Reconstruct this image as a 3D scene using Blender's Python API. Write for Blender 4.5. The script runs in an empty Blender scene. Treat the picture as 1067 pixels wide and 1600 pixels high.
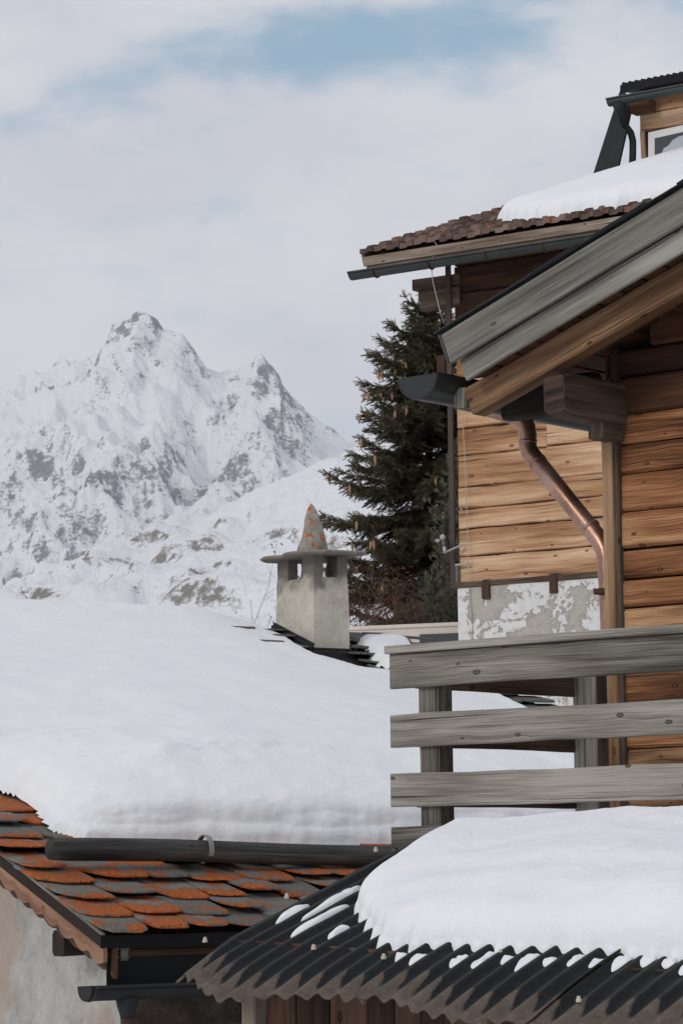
import bpy, math, random
import numpy as np
from math import sin, cos, tan, pi, radians, atan, atan2, sqrt, exp
from mathutils import Vector, Matrix
random.seed(11)
rng = np.random.default_rng(5)
S = bpy.context.scene
COL = S.collection

# ------------------------------------------------------------------ camera
FPX = 4500.0                                  # focal length in photo pixels (photo is 1067 x 1600)
EYE = Vector((0, 0, 4.2))
TILT, ROLL = atan(550/FPX), -radians(.7)
cam = bpy.data.cameras.new('camera'); camo = bpy.data.objects.new('camera', cam); COL.objects.link(camo)
cam.sensor_fit = 'VERTICAL'; cam.sensor_height = 36; cam.sensor_width = 24
cam.lens = FPX/1600*36; cam.clip_start = .1; cam.clip_end = 20000
MC = Matrix.Rotation(pi/2+TILT, 3, 'X') @ Matrix.Rotation(ROLL, 3, 'Z')
camo.location = EYE; camo.rotation_euler = MC.to_euler()
S.camera = camo

# ------------------------------------------------------------------ light
SUN_AZ, SUN_EL = radians(-140), radians(25)    # azimuth from +Y, clockwise
w = bpy.data.worlds.new('World'); S.world = w; w.use_nodes = True

def node(nt, t, ins=None, **props):
    n = nt.nodes.new(t)
    for k, v in props.items(): setattr(n, k, v)
    for k, v in (ins or {}).items():
        if isinstance(v, bpy.types.NodeSocket): nt.links.new(v, n.inputs[k])
        else: n.inputs[k].default_value = v
    return n
def mth(nt, op, a, b=0.0, c=None):
    i = {0: a, 1: b}
    if c is not None: i[2] = c
    return node(nt, 'ShaderNodeMath', i, operation=op).outputs[0]
def vm(nt, op, a, b): return node(nt, 'ShaderNodeVectorMath', {0: a, 1: b}, operation=op).outputs[0]
def smooth(nt, x, a, b, lo=0., hi=1.):
    return node(nt, 'ShaderNodeMapRange', {0: x, 1: a, 2: b, 3: lo, 4: hi}, interpolation_type='SMOOTHSTEP').outputs[0]
def noise(nt, v, scale=1., detail=3., rough=.55, dist=0.):
    return node(nt, 'ShaderNodeTexNoise', {'Vector': v, 'Scale': scale, 'Detail': detail, 'Roughness': rough, 'Distortion': dist}).outputs['Fac']
def c4(c): return tuple(c)+((1.,) if len(c) == 3 else ())
def mix(nt, f, a, b, bt='MIX'):
    n = node(nt, 'ShaderNodeMix', {}, data_type='RGBA', blend_type=bt, clamp_factor=True)
    for i, v in ((0, f), (6, a), (7, b)):
        if isinstance(v, bpy.types.NodeSocket): nt.links.new(v, n.inputs[i])
        else: n.inputs[i].default_value = v if i == 0 else c4(v)
    return n.outputs[2]
def ramp(nt, f, stops):
    n = node(nt, 'ShaderNodeValToRGB', {0: f}); e = n.color_ramp.elements
    while len(e) < len(stops): e.new(.5)
    for k, (p, c) in zip(e, stops): k.position = p; k.color = c4(c)
    return n.outputs[0]

nt = w.node_tree; nt.nodes.clear()
sky = node(nt, 'ShaderNodeTexSky', sky_type='NISHITA', sun_disc=False, sun_elevation=SUN_EL, sun_rotation=SUN_AZ,
           altitude=1800., air_density=1., dust_density=2., ozone_density=2.)
tc = node(nt, 'ShaderNodeTexCoord').outputs['Generated']
sx = node(nt, 'ShaderNodeSeparateXYZ', {0: tc})
stv = node(nt, 'ShaderNodeCombineXYZ', {0: sx.outputs[0], 1: sx.outputs[1], 2: mth(nt, 'MULTIPLY', sx.outputs[2], 2.2)}).outputs[0]
n1 = noise(nt, stv, 15., 7., .58, .4); n2 = noise(nt, vm(nt, 'ADD', stv, (3.1, 1.7, .4)), 42., 6., .6, .3)
def gap(x0, z0, rx_, rz_, slope):              # an opening in the cloud deck, given as a direction
    dx = mth(nt, 'SUBTRACT', sx.outputs[0], x0)
    dz = mth(nt, 'SUBTRACT', mth(nt, 'SUBTRACT', sx.outputs[2], z0), mth(nt, 'MULTIPLY', dx, slope))
    a = mth(nt, 'POWER', mth(nt, 'ABSOLUTE', mth(nt, 'DIVIDE', dx, rx_)), 2.); b = mth(nt, 'POWER', mth(nt, 'ABSOLUTE', mth(nt, 'DIVIDE', dz, rz_)), 2.)
    return mth(nt, 'EXPONENT', mth(nt, 'MULTIPLY', mth(nt, 'ADD', a, b), -1.))
g = mth(nt, 'ADD', gap(.02, .279, .055, .017, .12), mth(nt, 'MULTIPLY', gap(-.075, .268, .05, .011, .25), .62))
g = mth(nt, 'ADD', g, mth(nt, 'MULTIPLY', gap(.10, .30, .05, .02, .0), .45))
g = mth(nt, 'ADD', g, mth(nt, 'MULTIPLY', gap(-.005, .150, .03, .010, .0), .42))
opening = mth(nt, 'ADD', g, mth(nt, 'MULTIPLY', mth(nt, 'SUBTRACT', n1, .5), 1.7))
opening = mth(nt, 'ADD', opening, mth(nt, 'MULTIPLY', mth(nt, 'SUBTRACT', n2, .5), .55))
mask = smooth(nt, mth(nt, 'MULTIPLY', opening, 1.3), .12, 1.15, 0., .95)
cloud = mix(nt, smooth(nt, noise(nt, vm(nt, 'ADD', stv, (8., 2., 5.)), 9., 6., .55), .32, .68), (5.5, 5.7, 6.3), (6.4, 6.5, 6.9))
blue = mix(nt, .55, sky.outputs[0], (3.2, 4.9, 5.75))
skc = mix(nt, mask, cloud, blue)
bg = node(nt, 'ShaderNodeBackground', {0: skc, 1: .1})
nt.links.new(bg.outputs[0], node(nt, 'ShaderNodeOutputWorld').inputs[0])

sl = bpy.data.lights.new('sun', 'SUN'); sl.energy = .85; sl.angle = radians(12); sl.color = (1, .95, .88)
so = bpy.data.objects.new('sun', sl); COL.objects.link(so)
tosun = Vector((sin(SUN_AZ)*cos(SUN_EL), cos(SUN_AZ)*cos(SUN_EL), sin(SUN_EL)))
so.rotation_euler = tosun.to_track_quat('Z', 'Y').to_euler(); so.location = (-30, -40, 60)
vs = S.view_settings; vs.view_transform = 'Standard'; vs.look = 'None'; vs.exposure = .17; vs.gamma = 1

# ------------------------------------------------------------------ geometry helpers
def ray(x, y):
    d = MC @ Vector(((x-533.5)/FPX, (800-y)/FPX, -1)); return d/d.y
def P(x, y, Y): return EYE+ray(x, y)*Y                       # the point seen at (x, y) that lies Y metres ahead
def hit(x, y, p0, n):
    r = ray(x, y); return EYE+r*((p0-EYE).dot(n)/r.dot(n))
def project(pts):                                            # numpy (n,3) -> photo pixels
    M = np.array(MC); c = (np.asarray(pts)-np.array(EYE)) @ M
    return 533.5+FPX*c[:, 0]/-c[:, 2], 800-FPX*c[:, 1]/-c[:, 2]
Z = Vector((0, 0, 1))
def V(*a): return Vector(a)
def frame(yaw):
    a = radians(yaw); return V(cos(a), -sin(a), 0), V(sin(a), cos(a), 0)

class MB:
    def __init__(s): s.v = []; s.f = []; s.uv = []; s.r = []
    def add(s, vs, fs, uvs=None, r=0.):
        o = len(s.v); s.v += [Vector(p) for p in vs]; s.r += [r]*len(vs)
        for i, f in enumerate(fs):
            s.f.append(tuple(k+o for k in f)); s.uv.append(uvs[i] if uvs else [(0, 0)]*len(f))
    def loft(s, secs, closed=True, caps=True, r=None, us=None):
        r = random.random() if r is None else r
        n = len(secs[0]); vs = [p for q in secs for p in q]; fs = []; uv = []
        per = [0.]
        for k in range(n): per.append(per[-1]+(Vector(secs[0][(k+1) % n])-Vector(secs[0][k])).length)
        u = [random.random()*40]
        for a, b in zip(secs, secs[1:]):
            ca = sum((Vector(p) for p in a), V(0, 0, 0))/n; cb = sum((Vector(p) for p in b), V(0, 0, 0))/n
            u.append(u[-1]+(ca-cb).length)
        v0 = random.random()*40
        for i in range(len(secs)-1):
            for k in range(n if closed else n-1):
                k2 = (k+1) % n
                fs.append((i*n+k, i*n+k2, (i+1)*n+k2, (i+1)*n+k))
                uv.append([(u[i], v0+per[k]), (u[i], v0+per[k+1]), (u[i+1], v0+per[k+1]), (u[i+1], v0+per[k])])
        if caps:
            for i, rev in ((0, True), (len(secs)-1, False)):
                idx = [i*n+k for k in range(n)]
                if rev: idx = idx[::-1]
                fs.append(tuple(idx)); uv.append([(u[i]+.02*cos(2*pi*k/n), v0+.3+.02*sin(2*pi*k/n)) for k in range(n)])
        s.add(vs, fs, uv, r)
    def plank(s, p0, p1, up, h, t, bev=.006, jit=.003, seg=None, r=None):
        """board from p0 to p1 (centre line); h along 'up', t across"""
        p0, p1 = Vector(p0), Vector(p1); a = (p1-p0); L = a.length; a.normalize()
        up = (Vector(up)-a*Vector(up).dot(a)).normalized(); sd = a.cross(up).normalized()
        seg = seg or max(1, min(12, int(L/.25))); H, T = h/2, t/2; b = min(bev, T*.6, H*.6)
        prof = [(-H+b, -T), (H-b, -T), (H, -T+b), (H, T-b), (H-b, T), (-H+b, T), (-H, T-b), (-H, -T+b)]
        secs = []
        for i in range(seg+1):
            c = p0+a*(L*i/seg); j1, j2, j3 = (random.uniform(-jit, jit) for _ in range(3))
            secs.append([c+up*(x+(j1 if x > 0 else j2))+sd*(y+j3) for x, y in prof])
        s.loft(secs, r=r)
    def box(s, c, ax, ay, az, r=None):
        """box with centre c and half-axis vectors"""
        s.plank(c-ax, c+ax, az, az.length*2, ay.length*2, .004, 0, 1, r)
    def tube(s, pts, rad, n=10, caps=True, r=None, squash=None):
        pts = [Vector(p) for p in pts]; secs = []
        t0 = (pts[1]-pts[0]).normalized(); nrm = t0.orthogonal().normalized()
        for i, p in enumerate(pts):
            t = (pts[min(i+1, len(pts)-1)]-pts[max(i-1, 0)]).normalized()
            nrm = (nrm-t*nrm.dot(t)).normalized(); bn = t.cross(nrm)
            R = rad[i] if hasattr(rad, '__len__') else rad
            secs.append([p+(nrm*cos(2*pi*k/n)+bn*sin(2*pi*k/n))*R for k in range(n)])
        s.loft(secs, caps=caps, r=r)
    def gutter(s, p0, p1, out, rx_, rz_, th=.006, n=12, cap0=True, cap1=True):
        """half-round channel; p0/p1 on the rim centre line"""
        p0, p1 = Vector(p0), Vector(p1); out = Vector(out).normalized()
        prof = [(cos(pi*k/n)*rx_, -sin(pi*k/n)*rz_) for k in range(n+1)]
        bead = [(rx_+.008+.014*cos(q), .002+.014*sin(q)) for q in (-2.4, -1.2, 0, 1.2, 2.4)]
        inner = [(cos(pi*k/n)*(rx_-th), -sin(pi*k/n)*(rz_-th)) for k in range(n, -1, -1)]
        ring = bead[:4]+[(rx_-th, .004)]+inner[::-1]+[(-rx_-.002, .004)]+prof[::-1]
        secs = [[p+out*x+Z*z for x, z in ring] for p in (p0, p0.lerp(p1, .5), p1)]
        s.loft(secs, caps=False)
        for c, on in ((p0, cap0), (p1, cap1)):
            if on:
                d = (p1-p0).normalized()*(.002 if c is p0 else -.002)
                s.add([c+d+out*x*.995+Z*z*.995 for x, z in prof], [tuple(range(n+1))])
    def build(s, name, mat, parent=None, base=None, sm=False):
        me = bpy.data.meshes.new(name); base = WL.get(parent, V(0, 0, 0)) if parent else (Vector(base) if base is not None else V(0, 0, 0))
        me.from_pydata([tuple(p-base) for p in s.v], [], s.f)
        uvl = me.uv_layers.new(name='UVMap')
        uvl.data.foreach_set('uv', [c for f in s.uv for p in f for c in p])
        at = me.attributes.new('rnd', 'FLOAT', 'POINT'); at.data.foreach_set('value', s.r)
        if sm: me.polygons.foreach_set('use_smooth', [True]*len(me.polygons))
        me.update(); return link(name, me, mat, parent, base)
WL = {}
def link(name, me, mat, parent, base):
    if mat: me.materials.append(mat)
    o = bpy.data.objects.new(name, me); COL.objects.link(o)
    if parent: o.parent = parent; WL[o] = WL[parent]
    else: o.location = base; WL[o] = Vector(base)
    return o
def mesh_np(name, v, f, mat, parent=None, base=(0, 0, 0), rnd=None, sm=False, uv=None):
    """v (n,3), f (m,k) arrays"""
    base = WL[parent] if parent else Vector(base)
    v = np.asarray(v, dtype=np.float32)-np.array(base, dtype=np.float32); f = np.asarray(f, dtype=np.int32)
    me = bpy.data.meshes.new(name); k = f.shape[1]
    me.vertices.add(len(v)); me.vertices.foreach_set('co', v.ravel())
    me.loops.add(f.size); me.loops.foreach_set('vertex_index', f.ravel())
    me.polygons.add(len(f)); me.polygons.foreach_set('loop_start', np.arange(0, f.size, k, dtype=np.int32))
    if rnd is not None:
        at = me.attributes.new('rnd', 'FLOAT', 'POINT'); at.data.foreach_set('value', np.asarray(rnd, dtype=np.float32))
    if uv is not None:
        ul = me.uv_layers.new(name='UVMap'); ul.data.foreach_set('uv', np.asarray(uv, dtype=np.float32)[f.ravel()].ravel())
    if sm: me.polygons.foreach_set('use_smooth', np.ones(len(f), dtype=bool))
    me.update(calc_edges=True); me.validate()
    return link(name, me, mat, parent, base)
def tag(o, label, cat, group=None, kind=None):
    o['label'] = label; o['category'] = cat
    if group: o['group'] = group
    if kind: o['kind'] = kind
    return o
def thing(name, loc, label, cat, group=None):
    o = bpy.data.objects.new(name, None); COL.objects.link(o); o.location = loc; WL[o] = Vector(loc); o.empty_display_size = .2
    return tag(o, label, cat, group)
def struct(o, label=None):
    o['kind'] = 'structure'
    if label: o['label'] = label
    return o
def grid_faces(nu, nv):
    i = np.arange(nu-1)[:, None]*nv+np.arange(nv-1)[None, :]
    return np.stack([i, i+nv, i+nv+1, i+1], -1).reshape(-1, 4)
TAB = rng.random((256, 256))
def vnoise(x, y):
    xi = np.floor(x).astype(int); yi = np.floor(y).astype(int); fx = x-xi; fy = y-yi
    fx = fx*fx*fx*(fx*(fx*6-15)+10); fy = fy*fy*fy*(fy*(fy*6-15)+10)
    a = TAB[xi & 255, yi & 255]; b = TAB[(xi+1) & 255, yi & 255]; c = TAB[xi & 255, (yi+1) & 255]; d = TAB[(xi+1) & 255, (yi+1) & 255]
    return (a*(1-fx)+b*fx)*(1-fy)+(c*(1-fx)+d*fx)*fy
def fbm(x, y, o=5, g_=.5, ridged=False):
    x = np.asarray(x, float); y = np.asarray(y, float); t = 0; A = 1.; n = 0
    for k in range(o):
        q = vnoise(x+17.3*k, y+9.1*k)
        if ridged: q = 1-np.abs(2*q-1)
        t = t+A*q; n += A; A *= g_; x, y = (x*1.62+y*1.18), (y*1.62-x*1.18)
    return t/n
def sdist(px, py, poly):
    """signed distance to a polygon, positive inside"""
    px = np.asarray(px, float); py = np.asarray(py, float); d = np.full(px.shape, 1e9); ins = np.zeros(px.shape, bool)
    for (x0, y0), (x1, y1) in zip(poly, poly[1:]+poly[:1]):
        ex, ey = x1-x0, y1-y0; t = np.clip(((px-x0)*ex+(py-y0)*ey)/(ex*ex+ey*ey+1e-12), 0, 1)
        d = np.minimum(d, np.hypot(px-x0-t*ex, py-y0-t*ey))
        c = ((y0 > py) != (y1 > py)) & (px < (x1-x0)*(py-y0)/((y1-y0) if y1 != y0 else 1e-9)+x0); ins ^= c
    return np.where(ins, d, -d)

# ------------------------------------------------------------------ materials
def newmat(name):
    m = bpy.data.materials.new(name); m.use_nodes = True; n = m.node_tree; b = n.nodes['Principled BSDF']; return m, n, b
def setb(n, b, **k):
    for key, v in k.items():
        key = {'col': 'Base Color', 'rough': 'Roughness', 'metal': 'Metallic', 'spec': 'Specular IOR Level', 'nrm': 'Normal'}[key]
        if isinstance(v, bpy.types.NodeSocket): n.links.new(v, b.inputs[key])
        else: b.inputs[key].default_value = c4(v) if key == 'Base Color' else v
def bump(n, h, strength=.5, dist=.01): return node(n, 'ShaderNodeBump', {'Height': h, 'Strength': strength, 'Distance': dist}).outputs[0]
def attr(n, a='rnd'): return node(n, 'ShaderNodeAttribute', attribute_name=a).outputs['Fac']
def objco(n): return node(n, 'ShaderNodeTexCoord').outputs['Object']

def wood(name, dark, mid, light, knot=.55, crack=.5, rings=1., var=.5, stain=None, stain_amt=.0, rough=.75, scale=1., knotcol=None):
    m, n, b = newmat(name)
    uv = node(n, 'ShaderNodeUVMap').outputs[0]; s = node(n, 'ShaderNodeSeparateXYZ', {0: uv}); u, v = s.outputs[0], s.outputs[1]
    if scale != 1: u, v = mth(n, 'MULTIPLY', u, scale), mth(n, 'MULTIPLY', v, scale)
    rnd = attr(n)
    kv = node(n, 'ShaderNodeCombineXYZ', {0: mth(n, 'MULTIPLY', u, 3.4), 1: mth(n, 'MULTIPLY', v, 6.5), 2: 0.}).outputs[0]
    vor = node(n, 'ShaderNodeTexVoronoi', {'Vector': kv, 'Scale': 1.}, voronoi_dimensions='2D')
    D = vor.outputs['Distance']; kr = node(n, 'ShaderNodeSeparateColor', {0: vor.outputs['Color']}).outputs[0]
    on = smooth(n, kr, knot, knot+.02)
    size = mth(n, 'MULTIPLY_ADD', kr, .10, -.016)
    bul = mth(n, 'MULTIPLY', mth(n, 'EXPONENT', mth(n, 'MULTIPLY', mth(n, 'POWER', mth(n, 'MULTIPLY', D, 3.6), 2.), -1.)), on)
    v2 = mth(n, 'MULTIPLY_ADD', bul, .009, v)
    wob = noise(n, node(n, 'ShaderNodeCombineXYZ', {0: mth(n, 'MULTIPLY', u, .9), 1: mth(n, 'MULTIPLY', v, 4.), 2: rnd}).outputs[0], 1., 2.)
    v3 = mth(n, 'MULTIPLY_ADD', wob, .022, v2)
    def tex(us, vs_, z, d=3., ro=.6):
        return noise(n, node(n, 'ShaderNodeCombineXYZ', {0: mth(n, 'MULTIPLY', u, us), 1: mth(n, 'MULTIPLY', v3, vs_), 2: mth(n, 'MULTIPLY', rnd, z)}).outputs[0], 1., d, ro)
    g1 = tex(1.1, 30., 31., 4.); g2 = tex(3.2, 250., 17., 3.); lo = tex(.8, 5., 7., 2.)
    ring = mth(n, 'SINE', mth(n, 'MULTIPLY_ADD', v3, 430., mth(n, 'MULTIPLY', wob, 25.)))
    f = mth(n, 'MULTIPLY_ADD', mth(n, 'SUBTRACT', g1, .5), .8, .5)
    f = mth(n, 'MULTIPLY_ADD', mth(n, 'SUBTRACT', lo, .5), 1.15, f)
    f = mth(n, 'MULTIPLY_ADD', mth(n, 'SUBTRACT', g2, .5), .95, f)
    f = mth(n, 'MULTIPLY_ADD', ring, .032*rings, f)
    f = mth(n, 'MULTIPLY_ADD', mth(n, 'SUBTRACT', rnd, .5), var, f)
    col = ramp(n, f, [(.12, dark), (.48, mid), (.85, light)])
    if stain:
        st = smooth(n, tex(.5, 3., 57., 4., .65), .5, .72)
        col = mix(n, mth(n, 'MULTIPLY', st, stain_amt), col, stain)
    cr = smooth(n, tex(.6, 75., 91., 3., .5), .615, .66)
    cr = mth(n, 'MULTIPLY', mth(n, 'MULTIPLY', cr, crack), smooth(n, tex(1.3, 7., 23., 2.), .35, .65))
    col = mix(n, cr, col, tuple(x*.18 for x in dark))
    kd = mth(n, 'DIVIDE', D, mth(n, 'ADD', size, .004))
    km = mth(n, 'MULTIPLY', smooth(n, kd, 1.15, .8), on); kc = mth(n, 'MULTIPLY', smooth(n, kd, .62, .3), on)
    kcol = knotcol or tuple(x*.45 for x in dark)
    col = mix(n, mth(n, 'MULTIPLY', km, .85), col, kcol); col = mix(n, mth(n, 'MULTIPLY', kc, .6), col, tuple(x*.8 for x in mid))
    h = mth(n, 'ADD', mth(n, 'MULTIPLY', g1, .6), mth(n, 'MULTIPLY', g2, .5)); h = mth(n, 'SUBTRACT', h, mth(n, 'MULTIPLY', cr, 1.5))
    setb(n, b, col=col, rough=rough, spec=.25, nrm=bump(n, h, .45, .006)); return m

def plain(name, col, rough=.6, metal=0., vary=.25, sc=6., bs=.15, spec=.4, var2=.3):
    m, n, b = newmat(name); o = objco(n)
    q = noise(n, o, sc, 5., .6); q2 = noise(n, o, sc*9, 3., .6)
    d = tuple(x*(1-vary) for x in col); l = tuple(min(1, x*(1+vary)) for x in col)
    f = mth(n, 'MULTIPLY_ADD', mth(n, 'SUBTRACT', attr(n), .5), var2, mth(n, 'MULTIPLY_ADD', q2, .3, mth(n, 'MULTIPLY', q, .7)))
    setb(n, b, col=ramp(n, f, [(.25, d), (.75, l)]), rough=rough, metal=metal, spec=spec, nrm=bump(n, mth(n, 'ADD', q, q2), bs, .01)); return m

M = {}
M['rail'] = wood('weathered_grey_wood', (.06, .053, .043), (.20, .181, .153), (.38, .355, .31), .5, .9, 1.1, .35, (.10, .078, .057), .6)
M['fascia'] = wood('silvered_fascia_wood', (.075, .070, .059), (.185, .176, .153), (.345, .33, .292), .7, .7, 1., .2, (.16, .12, .085), .35)
M['rafter'] = wood('brown_rafter_wood', (.04, .019, .009), (.165, .086, .044), (.34, .205, .118), .55, .8, 1., .2, (.05, .025, .014), .8)
M['beam'] = wood('dark_beam_wood', (.022, .013, .008), (.082, .054, .036), (.18, .135, .098), .74, .8, 1., .2, (.02, .013, .009), .5)
M['gable'] = wood('tanned_gable_boards', (.05, .018, .007), (.285, .118, .047), (.62, .365, .195), .36, .7, 1., .6, (.075, .03, .012), .85, knotcol=(.03, .014, .007))
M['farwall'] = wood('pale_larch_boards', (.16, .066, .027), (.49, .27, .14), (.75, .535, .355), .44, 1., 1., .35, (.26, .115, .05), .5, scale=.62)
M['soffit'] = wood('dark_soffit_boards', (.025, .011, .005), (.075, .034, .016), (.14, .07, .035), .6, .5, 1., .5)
M['trim'] = wood('corner_trim_wood', (.12, .062, .03), (.30, .18, .095), (.46, .31, .19), .7, .7, 1., .3, (.10, .045, .02), .6)
M['barge'] = wood('varnished_barge_wood', (.11, .05, .028), (.26, .135, .08), (.38, .22, .14), .75, .4, 1., .2)
M['darkboard'] = wood('unbleached_eave_shaded_boards', (.014, .006, .003), (.052, .021, .010), (.12, .052, .025), .6, .8, 1., .4)  # unbleached wood, darkened further to paint in the shade under the eaves
M['zincN'] = plain('green_grey_zinc', (.034, .040, .038), .42, .3, .3, 5., .05)
M['nearblack'] = wood('near_black_timber', (.006, .004, .003), (.018, .011, .008), (.045, .03, .022), .6, .8, 1., .3)  # near-black tone puts the deep eave shade into the tie beam's colour
M['log'] = wood('grey_weathered_log', (.014, .014, .0135), (.042, .041, .039), (.115, .11, .10), .72, 1., .6, .1)
M['eaveboard'] = wood('faded_eave_board', (.10, .07, .05), (.26, .2, .15), (.40, .33, .27), .7, .8, 1., .3)
M['brownwood'] = wood('old_brown_shed_boards', (.02, .011, .007), (.075, .04, .024), (.16, .09, .055), .6, .8, 1., .5)
M['zinc'] = plain('dull_zinc', (.055, .064, .062), .5, .45, .3, 5., .05)
M['zincdark'] = plain('dark_zinc', (.022, .025, .026), .6, .2, .3, 5., .05, .25)
M['blackmetal'] = plain('black_sheet_metal', (.007, .008, .009), .6, .0, .3, 5., .05, .2)
M['brownmetal'] = plain('brown_metal_strip', (.07, .045, .038), .55, .3, .3, 8., .05)
M['rust'] = plain('rusty_iron', (.07, .035, .022), .8, .1, .45, 14., .3)
M['iron'] = plain('grey_iron_strap', (.24, .235, .2), .5, .6, .35, 20., .1)
M['sensor'] = plain('light_grey_plastic', (.42, .42, .42), .5, 0, .05, 8., .03)
M['white'] = plain('white_paint', (.72, .72, .71), .5, 0, .05, 8., .03)
M['palewall'] = plain('pale_pink_render', (.68, .6, .53), .8, 0, .05, 3., .1)
M['stoneslab'] = plain('brown_grey_stone_slab', (.17, .145, .125), .85, 0, .4, 9., .6)
M['bark'] = plain('grey_brown_bark', (.085, .06, .045), .9, 0, .4, 12., .8)
M['darkbark'] = plain('dark_spruce_bark', (.04, .03, .023), .9, 0, .4, 12., .8)
M['twig'] = plain('thin_brown_twig', (.13, .085, .065), .85, 0, .3, 12., .3)
M['redleaf'] = plain('withered_red_leaf', (.19, .062, .036), .7, 0, .5, 9., .1)
M['cone'] = plain('tan_spruce_cone', (.43, .25, .15), .7, 0, .3, 60., .6)
M['cap'] = plain('pale_plastic_cap', (.5, .43, .36), .6, 0, .2, 30., .05)
M['plastic'] = plain('grey_plastic', (.12, .125, .13), .5, 0, .1, 9., .02)
M['cable'] = plain('pale_cable', (.42, .38, .34), .6, 0, .1, 9., .02)

def copper():
    m, n, b = newmat('browned_copper'); o = objco(n)
    q = noise(n, vm(n, 'MULTIPLY', o, (6, 6, 2.5)), 1., 5., .6); q2 = noise(n, o, 40., 3.)
    col = ramp(n, mth(n, 'MULTIPLY_ADD', q2, .25, mth(n, 'MULTIPLY', q, .8)), [(.3, (.17, .09, .065)), (.5, (.37, .215, .16)), (.72, (.54, .37, .30))])
    setb(n, b, col=col, rough=smooth(n, q, .3, .7, .3, .5), metal=.85, nrm=bump(n, q2, .05, .005)); return m
M['copper'] = copper()

def snowmat():
    m, n, b = newmat('snow'); o = objco(n)
    q = noise(n, o, 2.2, 4., .55); q2 = noise(n, o, 26., 4., .6); q3 = noise(n, o, 240., 2., .6)
    q5 = noise(n, vm(n, 'MULTIPLY', o, (7., 7., 16.)), 1., 5., .62, .6)
    h = mth(n, 'ADD', mth(n, 'MULTIPLY', q, .6), mth(n, 'ADD', mth(n, 'MULTIPLY_ADD', q5, .17, mth(n, 'MULTIPLY', q2, .12)), mth(n, 'MULTIPLY', q3, .05)))
    setb(n, b, col=mix(n, smooth(n, q, .35, .65), (.80, .815, .84), (.84, .85, .865)), rough=.6, spec=.25, nrm=bump(n, h, .6, .075)); return m
M['snow'] = snowmat()

def slatemat(name, lich=1.):
    m, n, b = newmat(name); o = objco(n); rnd = attr(n)
    uv = node(n, 'ShaderNodeSeparateXYZ', {0: node(n, 'ShaderNodeUVMap').outputs[0]})
    q = noise(n, o, 5., 6., .65); q2 = noise(n, o, 60., 7., .78, .3); q3 = noise(n, o, 110., 4., .6)
    col = ramp(n, mth(n, 'MULTIPLY_ADD', q3, .3, mth(n, 'MULTIPLY_ADD', rnd, .4, mth(n, 'MULTIPLY', q, .5))), [(.3, (.09, .094, .088)), (.55, (.20, .20, .185)), (.85, (.34, .33, .295))])
    pale = smooth(n, noise(n, vm(n, 'ADD', o, (5, 3, 1)), 22., 6., .7), .56, .68)
    col = mix(n, mth(n, 'MULTIPLY', pale, .55), col, (.33, .3, .25))
    e = mth(n, 'SUBTRACT', mth(n, 'ADD', mth(n, 'MULTIPLY', q2, 1.2), mth(n, 'MULTIPLY', smooth(n, q, .35, .7), .45)), mth(n, 'MULTIPLY', smooth(n, uv.outputs[1], .0, .3), .22))
    e = mth(n, 'ADD', e, mth(n, 'MULTIPLY', mth(n, 'SUBTRACT', rnd, .5), .40))
    e = mth(n, 'ADD', e, (lich-1)*.3)
    msk = smooth(n, mth(n, 'ADD', e, mth(n, 'MULTIPLY', mth(n, 'SUBTRACT', q3, .5), .35)), .68, .80)
    oc = ramp(n, noise(n, o, 60., 4., .6), [(.28, (.20, .03, .008)), (.5, (.54, .115, .014)), (.72, (.66, .26, .07))])
    col = mix(n, mth(n, 'MULTIPLY', msk, .95), col, oc)
    setb(n, b, col=col, rough=.85, spec=.25, nrm=bump(n, mth(n, 'ADD', mth(n, 'ADD', q2, mth(n, 'MULTIPLY', q3, .5)), mth(n, 'MULTIPLY', msk, .25)), 1., .022)); return m
M['slate'] = slatemat('lichened_slate'); M['slatetop'] = slatemat('slate_near_ridge', .55)

def lichenstone():
    m, n, b = newmat('lichen_spotted_stone'); o = objco(n)
    q = noise(n, o, 9., 6., .65); q2 = noise(n, o, 16., 5., .6, .3)
    col = ramp(n, q, [(.3, (.17, .155, .13)), (.55, (.30, .285, .245)), (.75, (.42, .395, .34))])
    zz = node(n, 'ShaderNodeSeparateXYZ', {0: o}).outputs[2]
    msk = smooth(n, mth(n, 'ADD', q2, mth(n, 'MULTIPLY', noise(n, vm(n, 'ADD', o, (2, 2, 2)), 4., 2.), .3)), .70, .74)
    col = mix(n, msk, col, (.42, .10, .015))
    setb(n, b, col=col, rough=.9, spec=.2, nrm=bump(n, mth(n, 'ADD', q, q2), .7, .02)); return m
M['capstone'] = lichenstone()

def plaster(name, a, b_, c, sc, soot=None, bs=.6, patch=None):
    m, n, b = newmat(name); o = objco(n)
    q = noise(n, o, sc, 6., .62); q2 = noise(n, o, sc*7, 5., .65); q3 = noise(n, o, sc*.35, 3., .5, .5)
    col = ramp(n, mth(n, 'MULTIPLY_ADD', q2, .35, mth(n, 'MULTIPLY', q, .65)), [(.3, a), (.5, b_), (.7, c)])
    if patch: col = mix(n, mth(n, 'MULTIPLY', smooth(n, q3, .56, .66), .7), col, patch)
    if soot:
        zz = node(n, 'ShaderNodeSeparateXYZ', {0: o}).outputs[2]
        s = mth(n, 'ADD', mth(n, 'SUBTRACT', zz, soot), mth(n, 'MULTIPLY', mth(n, 'SUBTRACT', q, .5), .75))
        col = mix(n, mth(n, 'MULTIPLY', smooth(n, s, -.16, .06), .8), col, (.07, .06, .05))
    setb(n, b, col=col, rough=.9, spec=.2, nrm=bump(n, mth(n, 'ADD', mth(n, 'MULTIPLY', q, .5), q2), bs, .02)); return m
M['rubble'] = plaster('rough_lime_render', (.30, .28, .25), (.47, .45, .42), (.60, .585, .55), 3.2, None, 1.5, (.42, .32, .25))

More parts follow.
